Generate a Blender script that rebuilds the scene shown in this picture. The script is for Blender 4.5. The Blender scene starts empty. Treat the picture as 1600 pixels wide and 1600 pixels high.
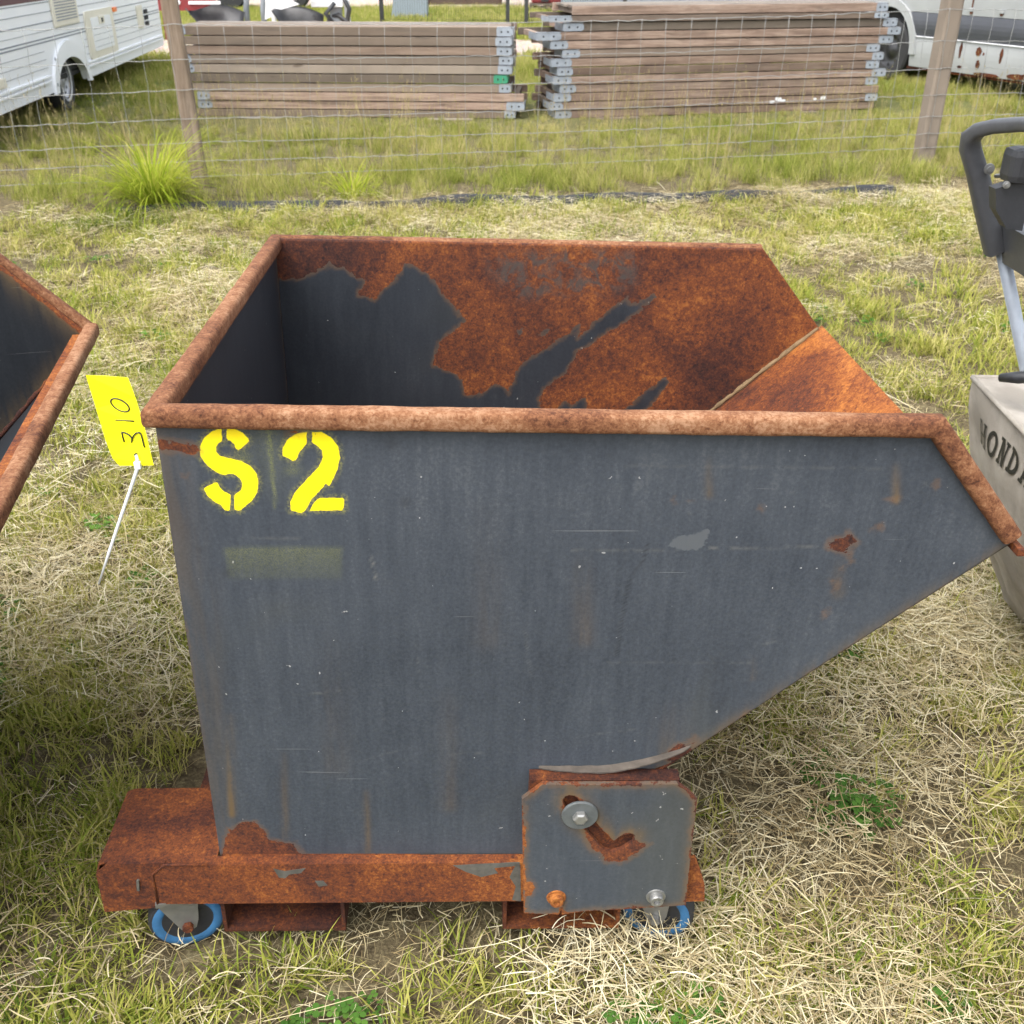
import bpy, bmesh, math, random
import numpy as np
from mathutils import Vector, Matrix, noise as mnoise
from mathutils.geometry import delaunay_2d_cdt, tessellate_polygon

random.seed(7); rng = np.random.default_rng(7)
R = math.radians
sc = bpy.context.scene
COL = sc.collection

# ------------------------------------------------------------------ camera, sky, sun, exposure
CAM_H, PITCH, FPX = 1.45, R(28.8), 1602.0
cam = bpy.data.objects.new('camera', bpy.data.cameras.new('camera'))
COL.objects.link(cam); sc.camera = cam
cam.location = (0, 0, CAM_H); cam.rotation_euler = (R(90) - PITCH, 0, 0)
cam.data.sensor_width = 36; cam.data.lens = 36 * FPX / 1600
cam.data.dof.use_dof = True; cam.data.dof.focus_distance = 1.45; cam.data.dof.aperture_fstop = 14
cam.data.clip_start = .05; cam.data.clip_end = 3000

SUN_EL, SUN_AZ = R(62), R(-140)          # azimuth from +Y towards +X
w = bpy.data.worlds.new('World'); sc.world = w; w.use_nodes = True
nt = w.node_tree; bg = nt.nodes['Background']
sky = nt.nodes.new('ShaderNodeTexSky'); sky.sky_type = 'NISHITA'; sky.sun_disc = False
sky.sun_elevation = SUN_EL; sky.sun_rotation = SUN_AZ; sky.dust_density = 4; sky.air_density = 1
hs = nt.nodes.new('ShaderNodeHueSaturation'); hs.inputs['Saturation'].default_value = .3   # milky overcast
nt.links.new(sky.outputs[0], hs.inputs['Color']); nt.links.new(hs.outputs[0], bg.inputs[0])
bg.inputs[1].default_value = .15
sun = bpy.data.objects.new('sun', bpy.data.lights.new('sun', 'SUN')); COL.objects.link(sun)
sun.data.energy = .5; sun.data.angle = R(55); sun.data.color = (1, .965, .9)
sun.rotation_euler = (R(90) - SUN_EL, 0, math.pi - SUN_AZ)
sc.view_settings.view_transform = 'Standard'; sc.view_settings.look = 'None'
sc.view_settings.exposure = 1.72; sc.view_settings.gamma = 1
sc.cycles.max_bounces = 4; sc.cycles.diffuse_bounces = 2; sc.cycles.transmission_bounces = 2; sc.cycles.use_adaptive_sampling = True; sc.cycles.adaptive_threshold = .03; sc.cycles.glossy_bounces = 2

# ------------------------------------------------------------------ node helpers
def S(nt, v):
    return v
def nd(nt, typ, ins=None, **props):
    n = nt.nodes.new('ShaderNode' + typ)
    for k, v in props.items(): setattr(n, k, v)
    for k, v in (ins or {}).items():
        s = n.inputs[k]
        if hasattr(v, 'links'): nt.links.new(v, s)
        elif isinstance(v, (tuple, list)) and len(v) == 3 and s.type == 'RGBA': s.default_value = (*v, 1)
        else: s.default_value = v
    return n
def mth(nt, op, a, b=0.0, clamp=False):
    n = nd(nt, 'Math', {0: a, 1: b}, operation=op); n.use_clamp = clamp
    return n.outputs[0]
def noise(nt, vec, scale, detail=4, rough=.55, dist=0):
    return nd(nt, 'TexNoise', {'Vector': vec, 'Scale': scale, 'Detail': detail, 'Roughness': rough, 'Distortion': dist}).outputs[0]
def ramp(nt, fac, stops, interp='LINEAR'):
    n = nd(nt, 'ValToRGB', {0: fac}); cr = n.color_ramp; cr.interpolation = interp
    while len(cr.elements) < len(stops): cr.elements.new(.5)
    for e, (p, c) in zip(cr.elements, stops):
        e.position = p; e.color = (*c, 1) if len(c) == 3 else c
    return n.outputs[0]
def mix(nt, f, a, b, mode='MIX'):
    n = nd(nt, 'Mix', data_type='RGBA', blend_type=mode)
    for i, v in ((0, f), (6, a), (7, b)):
        s = n.inputs[i]
        if hasattr(v, 'links'): nt.links.new(v, s)
        elif isinstance(v, (tuple, list)): s.default_value = (*v, 1)
        else: s.default_value = v
    return n.outputs[2]
def smooth(nt, x, lo, hi):
    return nd(nt, 'MapRange', {0: x, 1: lo, 2: hi, 3: 0., 4: 1.}, interpolation_type='SMOOTHSTEP').outputs[0]
def attr(nt, name):
    return nd(nt, 'Attribute', attribute_name=name).outputs['Fac']
def newmat(name):
    m = bpy.data.materials.new(name); m.use_nodes = True
    return m, m.node_tree, m.node_tree.nodes['Principled BSDF']
def setp(nt, b, **kw):
    for k, v in kw.items():
        k = {'col': 'Base Color', 'rough': 'Roughness', 'metal': 'Metallic', 'normal': 'Normal', 'spec': 'Specular IOR Level'}[k]
        s = b.inputs[k]
        if hasattr(v, 'links'): nt.links.new(v, s)
        elif isinstance(v, (tuple, list)): s.default_value = (*v, 1)
        else: s.default_value = v
def bump(nt, h, strength=.4, dist=.004):
    return nd(nt, 'Bump', {'Height': h, 'Strength': strength, 'Distance': dist}).outputs[0]
def objco(nt): return nd(nt, 'TexCoord').outputs['Object']
def scaled(nt, v, s): return nd(nt, 'Mapping', {'Vector': v, 'Scale': s}).outputs[0]

def plain(name, col, rough=.5, metal=0, var=.15, scale=30, bmp=.1):
    m, nt, b = newmat(name); o = objco(nt)
    n = noise(nt, o, scale, 6); n2 = noise(nt, o, scale * .12, 3)
    f = mth(nt, 'ADD', mth(nt, 'MULTIPLY', n, .5), mth(nt, 'MULTIPLY', n2, .5))
    c = ramp(nt, f, [(.3, tuple(x * (1 - var) for x in col)), (.7, tuple(min(1, x * (1 + var)) for x in col))])
    setp(nt, b, col=c, rough=rough, metal=metal)
    if bmp: setp(nt, b, normal=bump(nt, n, bmp, .003))
    return m

def rust_color(nt, o, bright=1.0, tint=0, tan=False):
    """mottled rust: dark crust, red-brown body, orange bloom"""
    n1 = noise(nt, o, 3.0, 6, .6, 1.0); n2 = noise(nt, o, 70, 5, .6, .3); n3 = noise(nt, o, 230, 4, .65, .5)
    f = mth(nt, 'ADD', mth(nt, 'ADD', mth(nt, 'MULTIPLY', n1, .66), mth(nt, 'MULTIPLY', n2, .30)), mth(nt, 'MULTIPLY', n3, .42))
    pit = smooth(nt, noise(nt, o, 110, 3, .6, .4), .56, .68)
    f = mth(nt, 'ADD', f, tint - .175)
    f = mth(nt, 'SUBTRACT', f, mth(nt, 'MULTIPLY', pit, .07))
    k = bright
    st = [(.31, (.016, .008, .007)), (.41, (.042, .015, .011)), (.50, (.086, .026, .012)), (.59, (.165, .049, .014)), (.70, (.31, .112, .025))]
    if tan: st = [(.33, (.026, .011, .007)), (.42, (.066, .025, .013)), (.50, (.122, .048, .022)), (.58, (.19, .085, .040)), (.70, (.30, .17, .098))]
    c = ramp(nt, f, [(p, tuple(x * k for x in q)) for p, q in st])
    hgt = mth(nt, 'ADD', mth(nt, 'MULTIPLY', n2, .6), mth(nt, 'MULTIPLY', n3, .6))
    return c, hgt

def rust_mat(name, bright=1.0, tint=0, chips=None, tan=False):
    m, nt, b = newmat(name); o = objco(nt)
    c, hgt = rust_color(nt, o, bright, tint, tan)
    if chips:                                   # scraps of old paint left on the steel
        k = smooth(nt, mth(nt, 'ADD', noise(nt, scaled(nt, o, (1, 1, 1.6)), 9, 4, .55, .4), mth(nt, 'MULTIPLY', attr(nt, 'chip'), .5)), chips, chips + .012)
        c = mix(nt, k, c, mix(nt, noise(nt, o, 60, 4), (.10, .105, .10), (.20, .19, .16)))
    setp(nt, b, col=c, rough=.86, spec=.25, normal=bump(nt, hgt, .55, .003))
    return m

def skin_mat(name, tone=1.0):
    """slate paint over steel; attributes rust / yel / spray / stain / flake / scuff give the wear its shape"""
    m, nt, b = newmat(name); o = objco(nt)
    # paint
    st = noise(nt, scaled(nt, o, (26, 26, 1.6)), 1.6, 6, .6)
    cl = noise(nt, o, 3.2, 4, .6, .5); fi = noise(nt, o, 210, 4, .7); sm = noise(nt, scaled(nt, o, (60, 60, 9)), 1.5, 4, .6)
    f = mth(nt, 'ADD', mth(nt, 'ADD', mth(nt, 'MULTIPLY', st, .20), mth(nt, 'MULTIPLY', cl, .34)), mth(nt, 'ADD', mth(nt, 'MULTIPLY', fi, .34), mth(nt, 'MULTIPLY', sm, .20)))
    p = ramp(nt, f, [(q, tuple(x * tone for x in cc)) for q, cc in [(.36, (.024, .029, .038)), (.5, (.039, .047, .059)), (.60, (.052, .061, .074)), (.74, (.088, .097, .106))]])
    gr = smooth(nt, noise(nt, o, 2.1, 3, .5, .8), .52, .75)       # olive-brown grime film
    p = mix(nt, mth(nt, 'MULTIPLY', gr, .38 * tone), p, (.066, .066, .050))
    sp = smooth(nt, noise(nt, o, 95, 2, .5), .745, .765)           # pale specks
    p = mix(nt, mth(nt, 'MULTIPLY', sp, .55), p, (.42, .42, .40))
    ln = smooth(nt, noise(nt, nd(nt, 'Mapping', {'Vector': o, 'Scale': (3, 3, 130), 'Rotation': (0, .25, 0)}).outputs[0], 1.2, 2, .5), .735, .75)
    p = mix(nt, mth(nt, 'MULTIPLY', ln, .18), p, (.3, .3, .29))
    p = mix(nt, mth(nt, 'MULTIPLY', attr(nt, 'scratch'), smooth(nt, noise(nt, o, 55, 3, .6), .40, .6)), p, (.13, .13, .12))
    p = mix(nt, mth(nt, 'MULTIPLY', attr(nt, 'scuff'), .8), p, (.02, .022, .026))
    p = mix(nt, smooth(nt, mth(nt, 'ADD', attr(nt, 'flake'), mth(nt, 'MULTIPLY', mth(nt, 'SUBTRACT', noise(nt, o, 60, 3), .5), .12)), .5, .515), p, (.080, .089, .098))
    stn = mth(nt, 'MULTIPLY', attr(nt, 'stain'), smooth(nt, mth(nt, 'ADD', noise(nt, scaled(nt, o, (40, 40, 4)), 2, 4), mth(nt, 'MULTIPLY', fi, .3)), .35, .8))
    p = mix(nt, stn, p, mix(nt, cl, (.15, .085, .03), (.085, .070, .042)))
    # yellow stencil with overspray and chips
    ya = mth(nt, 'ADD', attr(nt, 'yel'), mth(nt, 'MULTIPLY', mth(nt, 'SUBTRACT', noise(nt, o, 160, 4), .5), .014))
    ych = smooth(nt, mth(nt, 'ADD', noise(nt, scaled(nt, o, (1, 1, .8)), 46, 3, .5), mth(nt, 'MULTIPLY', fi, .12)), .735, .75)
    ymask = mth(nt, 'MULTIPLY', smooth(nt, ya, .4965, .5035), mth(nt, 'SUBTRACT', 1., ych))
    halo = mth(nt, 'MULTIPLY', smooth(nt, attr(nt, 'yel'), .455, .5), smooth(nt, fi, .38, .68))
    spr = mth(nt, 'MULTIPLY', attr(nt, 'spray'), smooth(nt, noise(nt, o, 700, 2, .6), .25, .72))
    p = mix(nt, mth(nt, 'MULTIPLY', spr, .6), p, (.24, .25, .06))
    p = mix(nt, mth(nt, 'MULTIPLY', halo, .28), p, (.55, .50, .03))
    yc = mix(nt, noise(nt, o, 70, 4), (.86, .66, .004), (.95, .78, .012))
    p = mix(nt, ymask, p, yc)
    # rust
    c, hgt = rust_color(nt, o)
    ra = attr(nt, 'rust')
    e1 = mth(nt, 'SUBTRACT', noise(nt, o, 34, 6, .62, .5), .5); e2 = mth(nt, 'SUBTRACT', noise(nt, o, 9, 4, .6), .5)
    rr = mth(nt, 'ADD', mth(nt, 'ADD', ra, mth(nt, 'ADD', mth(nt, 'MULTIPLY', e1, .13), mth(nt, 'MULTIPLY', mth(nt, 'SUBTRACT', noise(nt, o, 120, 4, .6), .5), .06))), mth(nt, 'MULTIPLY', e2, .06))
    rm = smooth(nt, rr, .497, .505)
    bl = mth(nt, 'MULTIPLY', smooth(nt, rr, .45, .5), .35)          # brown bleed round a patch
    p = mix(nt, bl, p, (.16, .085, .035))
    dk = mth(nt, 'MULTIPLY', attr(nt, 'crust'), smooth(nt, noise(nt, o, 28, 5, .65, 1.), .42, .62))
    c = mix(nt, mth(nt, 'MULTIPLY', dk, .85), c, (.055, .047, .042))
    col = mix(nt, rm, p, c)
    rough = mth(nt, 'ADD', .52, mth(nt, 'MULTIPLY', rm, .34))
    hh = mth(nt, 'ADD', mth(nt, 'MULTIPLY', mth(nt, 'MULTIPLY', hgt, rm), .9), mth(nt, 'ADD', mth(nt, 'MULTIPLY', rm, -.5), mth(nt, 'MULTIPLY', fi, .08)))
    setp(nt, b, col=col, rough=rough, spec=.32, normal=bump(nt, hh, .5, .0025))
    return m

def wood_mat(name, c1, c2, axis=0):
    m, nt, b = newmat(name); o = objco(nt)
    rnd = nd(nt, 'ObjectInfo').outputs['Random']
    off = nd(nt, 'CombineXYZ', {0: mth(nt, 'MULTIPLY', rnd, 37.), 1: mth(nt, 'MULTIPLY', rnd, 11.), 2: rnd}).outputs[0]
    v = nd(nt, 'VectorMath', {0: o, 1: off}, operation='ADD').outputs[0]
    s = [16, 16, 16]; s[axis] = .9
    g = noise(nt, scaled(nt, v, s), 2.2, 6, .65, .6); k = noise(nt, v, 2.4, 4, .6, .4); fi = noise(nt, scaled(nt, v, [x * 4 for x in s]), 3, 4, .6)
    f = mth(nt, 'ADD', mth(nt, 'MULTIPLY', g, .55), mth(nt, 'ADD', mth(nt, 'MULTIPLY', k, .3), mth(nt, 'MULTIPLY', fi, .2)))
    c = ramp(nt, f, [(.38, tuple(x * .55 for x in c1)), (.5, c1), (.64, c2)])
    r2 = mth(nt, 'FRACT', mth(nt, 'MULTIPLY', rnd, 7.31)); r3 = mth(nt, 'FRACT', mth(nt, 'MULTIPLY', rnd, 17.7))
    c = mix(nt, smooth(nt, rnd, .35, .8), c, mix(nt, k, (.13, .105, .082), (.30, .25, .20)))
    c = mix(nt, mth(nt, 'MULTIPLY', r2, .45), c, (.06, .045, .035), 'MULTIPLY') if False else mix(nt, mth(nt, 'MULTIPLY', r2, .5), c, mix(nt, g, (.10, .068, .048), (.26, .185, .135)))
    c = mix(nt, mth(nt, 'MULTIPLY', smooth(nt, noise(nt, scaled(nt, v, [1.2 if i == axis else 9 for i in range(3)]), 1.3, 4, .6, .8), .5, .75), .45), c, (.10, .085, .07))
    kn = smooth(nt, noise(nt, scaled(nt, v, [2.2 if i == axis else 7 for i in range(3)]), 1.5, 1), .74, .8)
    c = mix(nt, mth(nt, 'MULTIPLY', kn, .6), c, (.05, .035, .025))
    c = nd(nt, 'HueSaturation', {'Color': c, 'Value': nd(nt, 'MapRange', {0: r3, 1: 0., 2: 1., 3: .60, 4: 1.2}).outputs[0]}).outputs[0]
    setp(nt, b, col=c, rough=.85, spec=.2, normal=bump(nt, f, .35, .006))
    return m

def grass_mat(name, stops, transl=.35, patch=None, patchscale=.9):
    m, nt, b = newmat(name)
    rn = attr(nt, 'rnd'); ob = nd(nt, 'ObjectInfo').outputs['Random']
    pos = nd(nt, 'NewGeometry').outputs['Position']
    pn = noise(nt, pos, patchscale, 4, .6, .4)
    f = mth(nt, 'ADD', mth(nt, 'MULTIPLY', rn, .5), mth(nt, 'ADD', mth(nt, 'MULTIPLY', ob, .24), mth(nt, 'MULTIPLY', mth(nt, 'SUBTRACT', pn, .37), 1.0)))
    c = ramp(nt, f, stops)
    d = nd(nt, 'BsdfDiffuse', {'Color': c}); t = nd(nt, 'BsdfTranslucent', {'Color': c})
    mx = nd(nt, 'MixShader', {0: transl, 1: d.outputs[0], 2: t.outputs[0]})
    nt.links.new(mx.outputs[0], nt.nodes['Material Output'].inputs[0])
    return m

# ------------------------------------------------------------------ mesh helpers
def mesh(name, v, f, mat=None, parent=None, smooth_=False, attrs=None, kind=None):
    me = bpy.data.meshes.new(name)
    me.from_pydata([tuple(map(float, p)) for p in v], [], [tuple(map(int, q)) for q in f]); me.update()
    for k, a in (attrs or {}).items():
        at = me.attributes.new(k, 'FLOAT', 'POINT'); at.data.foreach_set('value', np.asarray(a, dtype=np.float32))
    if smooth_: me.polygons.foreach_set('use_smooth', [True] * len(me.polygons))
    o = bpy.data.objects.new(name, me); COL.objects.link(o)
    if mat: me.materials.append(mat)
    if parent: o.parent = parent
    if kind: o['kind'] = kind
    return o
class MB:
    """collects shapes for one mesh"""
    def __init__(s): s.v = []; s.f = []
    def add(s, v, f):
        b = len(s.v); s.v += [tuple(p) for p in v]; s.f += [tuple(i + b for i in q) for q in f]; return s
    def box(s, a, b, bev=0):
        x0, y0, z0 = a; x1, y1, z1 = b
        if not bev:
            s.add([(x, y, z) for z in (z0, z1) for y in (y0, y1) for x in (x0, x1)],
                  [(0, 2, 3, 1), (4, 5, 7, 6), (0, 1, 5, 4), (2, 6, 7, 3), (0, 4, 6, 2), (1, 3, 7, 5)]); return s
        bm = bmesh.new(); bmesh.ops.create_cube(bm, size=1)
        for q in bm.verts: q.co = Vector(((x0 + x1) / 2 + q.co.x * (x1 - x0), (y0 + y1) / 2 + q.co.y * (y1 - y0), (z0 + z1) / 2 + q.co.z * (z1 - z0)))
        bmesh.ops.bevel(bm, geom=bm.edges[:], offset=bev, segments=2, affect='EDGES', profile=.6)
        bm.verts.index_update(); s.add([tuple(q.co) for q in bm.verts], [[q.index for q in fc.verts] for fc in bm.faces]); bm.free(); return s
    def tube(s, pts, r, n=8, caps=True, sq=None):
        """round tube along pts (mitred); r scalar or list"""
        P = [Vector(p) for p in pts]; m = len(P); rr = r if isinstance(r, (list, tuple)) else [r] * m
        up = None; v = []; f = []
        for i, p in enumerate(P):
            a = (p - P[i - 1]).normalized() if i else (P[1] - p).normalized()
            c = (P[i + 1] - p).normalized() if i < m - 1 else a
            t = (a + c).normalized(); k = 1 / max(.35, t.dot(a))
            if up is None:
                up = Vector((0, 0, 1)) if abs(t.z) < .9 else Vector((0, 1, 0))
            sd = t.cross(up).normalized(); u2 = sd.cross(t).normalized(); up = u2
            bend = (c - a); bd = bend.normalized() if bend.length > 1e-5 else None
            for j in range(n):
                an = 2 * math.pi * (j + .5) / n; x, y = math.cos(an), math.sin(an)
                if sq: e = sq; x = math.copysign(abs(x) ** e, x); y = math.copysign(abs(y) ** e, y)
                d = sd * x + u2 * y
                if bd is not None: d = d + bd * (d.dot(bd)) * (k - 1)
                v.append(p + d * rr[i])
        for i in range(m - 1):
            for j in range(n): f.append((i * n + j, i * n + (j + 1) % n, (i + 1) * n + (j + 1) % n, (i + 1) * n + j))
        if caps: f.append(tuple(range(n))[::-1]); f.append(tuple((m - 1) * n + j for j in range(n)))
        return s.add(v, f)
    def lathe(s, prof, c, axis, n=24):
        """prof: (radius, along axis)"""
        ax = Vector(axis).normalized(); t = Vector((0, 0, 1)) if abs(ax.z) < .9 else Vector((1, 0, 0))
        a = ax.cross(t).normalized(); b = ax.cross(a); c = Vector(c); v = []; f = []; m = len(prof)
        for (r, h) in prof:
            for j in range(n):
                an = 2 * math.pi * j / n; v.append(c + ax * h + (a * math.cos(an) + b * math.sin(an)) * r)
        for i in range(m - 1):
            for j in range(n): f.append((i * n + j, (i + 1) * n + j, (i + 1) * n + (j + 1) % n, i * n + (j + 1) % n))
        return s.add(v, f)
    def prism(s, poly, fn, d0, d1):
        """2D polygon extruded; fn(a,b,d) -> xyz"""
        n = len(poly); v = [fn(a, b, d0) for a, b in poly] + [fn(a, b, d1) for a, b in poly]
        tr = tessellate_polygon([[Vector((a, b, 0)) for a, b in poly]])
        f = [tuple(t) for t in tr] + [tuple(i + n for i in t[::-1]) for t in tr]
        f += [(i, (i + 1) % n, n + (i + 1) % n, n + i) for i in range(n)]
        return s.add(v, f)
    def build(s, name, mat, parent=None, sm=False, kind=None):
        o = mesh(name, s.v, s.f, mat, parent, sm, kind=kind)
        bm = bmesh.new(); bm.from_mesh(o.data); bmesh.ops.recalc_face_normals(bm, faces=bm.faces[:]); bm.to_mesh(o.data); bm.free()
        return o
def autosmooth(o, ang=40):
    o.data.polygons.foreach_set('use_smooth', [True] * len(o.data.polygons))
    bm = bmesh.new(); bm.from_mesh(o.data)
    for e in bm.edges:
        if len(e.link_faces) == 2 and e.calc_face_angle(0) > R(ang): e.smooth = False
    bm.to_mesh(o.data); bm.free(); return o
def thing(name, label, cat, loc=(0, 0, 0), rot=(0, 0, 0), group=None):
    o = bpy.data.objects.new(name, None); COL.objects.link(o); o.empty_display_size = .1
    o.location = loc; o.rotation_euler = rot; return tag(o, label, cat, group)
def tag(o, label, cat, group=None):
    o['label'] = label; o['category'] = cat
    if group: o['group'] = group
    return o

# ------------------------------------------------------------------ image ray -> place (used only to measure where things stand)
CP, SP = math.cos(PITCH), math.sin(PITCH)
def ray(x, y):
    a = (x - 800) / FPX; b = (800 - y) / FPX
    return np.array([a, CP + b * SP, -SP + b * CP])
def at_y(x, y, Y):
    d = ray(x, y); t = Y / d[1]; return Vector((t * d[0], Y, CAM_H + t * d[2]))

# ------------------------------------------------------------------ ground
def ground_h(x, y):
    x = np.asarray(x, float); y = np.asarray(y, float)
    near = np.exp(-((y - 1.4) / 2.2) ** 2)
    dip = -.030 * (np.clip(x, -.7, .9) + .48) * near
    bumps = (np.sin(x * 2.9 + 1.3 * np.sin(y * 1.7)) * np.sin(y * 2.3 + .7) * .010 + np.sin(x * 7.1 + y * 3.3) * np.sin(y * 6.1 - x * 2.) * .005)
    # low bank along the fence
    bank = .05 * np.exp(-((y - 6.9 - x * .15) / .55) ** 2)
    base = np.maximum(np.exp(-(np.clip(np.abs(x + 1.35) - .55, 0, 9) ** 2 + np.clip(np.abs(y - 1.3) - .6, 0, 9) ** 2) / .03), np.exp(-(np.clip(np.abs(x - .1) - .75, 0, 9) ** 2 + np.clip(np.abs(y - 1.6) - .6, 0, 9) ** 2) / .05))   # trodden flat where the skip stands
    return dip + bumps * (1 - base) - .032 * base + bank
def gz(x, y): return float(ground_h(x, y))
gx = np.concatenate([np.linspace(-1500, -60, 8), np.linspace(-45, -7, 14), np.linspace(-6, 6, 121), np.linspace(7, 45, 14), np.linspace(60, 1500, 8)])
gy = np.concatenate([np.linspace(-800, -20, 6), np.linspace(-10, -.4, 8), np.linspace(0, 9, 91), np.linspace(9.5, 45, 60), np.linspace(60, 2500, 10)])
GX, GY = np.meshgrid(gx, gy); GZ = ground_h(GX, GY) * (np.hypot(GX, GY - 3) < 60)
nx, ny = len(gx), len(gy)
gm, nt, b = newmat('soil_and_thatch')
pos = nd(nt, 'NewGeometry').outputs['Position']
f = mth(nt, 'ADD', mth(nt, 'MULTIPLY', noise(nt, pos, 26, 8, .7), .6), mth(nt, 'MULTIPLY', noise(nt, pos, 150, 4, .6), .4))
c = ramp(nt, f, [(.35, (.04, .030, .018)), (.5, (.10, .08, .045)), (.62, (.20, .17, .095)), (.75, (.30, .27, .155))])
far = smooth(nt, nd(nt, 'SeparateXYZ', {0: pos}).outputs[1], 7., 16.)
fg = ramp(nt, noise(nt, pos, 3.2, 6, .7), [(.3, (.075, .10, .022)), (.55, (.13, .16, .04)), (.75, (.20, .21, .075))])
c = mix(nt, far, c, fg)
setp(nt, b, col=c, rough=.95, spec=.1, normal=bump(nt, f, .8, .012))
ground = mesh('ground', np.stack([GX.ravel(), GY.ravel(), GZ.ravel()], 1),
              [(j * nx + i, j * nx + i + 1, (j + 1) * nx + i + 1, (j + 1) * nx + i) for j in range(ny - 1) for i in range(nx - 1)], gm, smooth_=True)
ground['kind'] = 'structure'
# gravel tracks beyond the timber stacks
gv, nt, b = newmat('gravel')
pos = nd(nt, 'NewGeometry').outputs['Position']
n1 = noise(nt, pos, 9, 8, .75); n2 = nd(nt, 'TexVoronoi', {'Vector': pos, 'Scale': 18.}).outputs['Color']
c = ramp(nt, n1, [(.3, (.22, .17, .13)), (.5, (.36, .29, .23)), (.7, (.50, .43, .36))])
c = mix(nt, .35, c, n2, 'SOFT_LIGHT'); setp(nt, b, col=c, rough=.95, normal=bump(nt, n1, .8, .03))
def strip(name, y0, y1, x0, x1, z, mat, slope=0, wob=.35):
    xs = np.linspace(x0, x1, 120); v = []; f = []
    for i, x in enumerate(xs):
        a = y0 + slope * x + wob * mnoise.noise((x * .5, 1.1, 0)) + wob * .5 * mnoise.noise((x * 2.1, 3.1, 0))
        e = y1 + slope * x + wob * mnoise.noise((x * .5, 7.7, 0)) + wob * .5 * mnoise.noise((x * 2.1, 9.1, 0))
        v += [(x, a, z + gz(x, a)), (x, (a + e) / 2, z + .01 + gz(x, (a + e) / 2)), (x, e, z + gz(x, e))]
        if i: f += [(3 * i - 3, 3 * i, 3 * i + 1, 3 * i - 2), (3 * i - 2, 3 * i + 1, 3 * i + 2, 3 * i - 1)]
    o = mesh(name, v, f, mat, smooth_=True); o['kind'] = 'structure'; return o
strip('gravel_track', 15.9, 20.2, -40, 40, .025, gv)
strip('gravel_yard', 31.5, 120, -90, 90, .025, gv)

# ------------------------------------------------------------------ materials
M = dict(
    skin=skin_mat('slate_paint_and_rust'), skin2=skin_mat('dark_slate_paint_and_rust', .28), skin_shade=skin_mat('shaded_slate_paint_and_rust', .52), rust=rust_mat('rusty_steel', 1.05, .035, .72), rim=rust_mat('rusty_rim', 1.12, .02, .72, True), chute=rust_mat('orange_rust', 1.12, .05),  # inner walls get a darkened slate copy: interior shade put into the colour
    rustdk=rust_mat('dark_rusty_steel', .75, -.03), zinc=plain('zinc_plated', (.28, .28, .27), .42, .7, .2, 60), boltrust=rust_mat('rusted_bolt', 1.0, .03),
    blue=plain('blue_tyre', (.03, .12, .25), .6, 0, .45, 40), blackp=plain('black_plastic', (.022, .023, .026), .5, 0, .25, 80, .15),
    darkp=plain('dark_grey_plastic', (.055, .057, .063), .48, 0, .2, 60, .12), rubber=plain('tyre_rubber', (.022, .022, .023), .8, 0, .3, 40, .3),
    tagy=plain('yellow_tag', (.90, .84, .004), .45, 0, .02, 12, 0), ink=plain('black_ink', (.012, .012, .012), .5, 0, .1, 40, 0),
    tie=plain('white_nylon', (.74, .76, .78), .4, 0, .04, 40, 0),
    beam=wood_mat('weathered_board', (.25, .175, .135), (.42, .32, .255), 0), deck=wood_mat('weathered_deck', (.20, .18, .155), (.36, .33, .29), 0),
    post=wood_mat('fence_post_wood', (.27, .20, .145), (.43, .335, .255), 2),
    galv=plain('galvanised_shoe', (.28, .31, .35), .5, .25, .3, 22, .1), wire=plain('galvanised_wire', (.27, .27, .26), .55, .2, .35, 50, 0),
    white=plain('caravan_white', (.80, .82, .84), .4, 0, .04, 3, 0), cream=plain('cream_plastic', (.70, .66, .55), .5, 0, .06, 20, 0),
    groove=plain('groove_shadow_line', (.22, .24, .27), .6, 0, .2, 9, 0), maroon=plain('maroon_band', (.085, .02, .03), .5, 0, .1, 10, 0),
    orange=plain('orange_marker', (.85, .18, .01), .3, 0, .05, 20, 0), alu=plain('wheel_silver', (.42, .43, .45), .45, .35, .25, 25, .1),
    dark=plain('underside_black', (.012, .012, .013), .9, 0, .3, 10, 0), vanw=plain('van_white', (.31, .32, .32), .38, 0, .10, 5, 0),
    vand=plain('van_trim_grey', (.055, .058, .068), .5, 0, .15, 6, 0), vrust=rust_mat('van_rust', .8, .0),
    red=plain('red_paint', (.19, .018, .02), .5, 0, .25, 12, .1), steel=plain('worn_steel', (.05, .05, .052), .4, .5, .4, 9, .1), brightsteel=plain('white_machine_paint', (.66, .67, .68), .5, 0, .15, 10, .1),
    gray=plain('grey_machine', (.22, .24, .26), .6, 0, .2, 10, .1), brown=wood_mat('dark_crate_wood', (.07, .035, .025), (.13, .075, .05), 0),
    bluegray=plain('blue_grey_plastic', (.21, .25, .28), .6, 0, .15, 12, .1), membrane=plain('edging_plastic', (.012, .013, .016), .7, 0, .4, 15, .4),
    green=plain('green_paint', (.03, .22, .12), .6, 0, .15, 15, .1),
)
cv, nt, b = newmat('bag_canvas'); o = objco(nt)
wv = noise(nt, scaled(nt, o, (40, 260, 900)), 1, 2); cn = noise(nt, o, 7, 5, .6)
setp(nt, b, col=mix(nt, smooth(nt, cn, .35, .7), (.26, .235, .20), (.41, .375, .325)), rough=.95, spec=.1, normal=bump(nt, mth(nt, 'ADD', wv, cn), .3, .004)); M['canvas'] = cv

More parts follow.
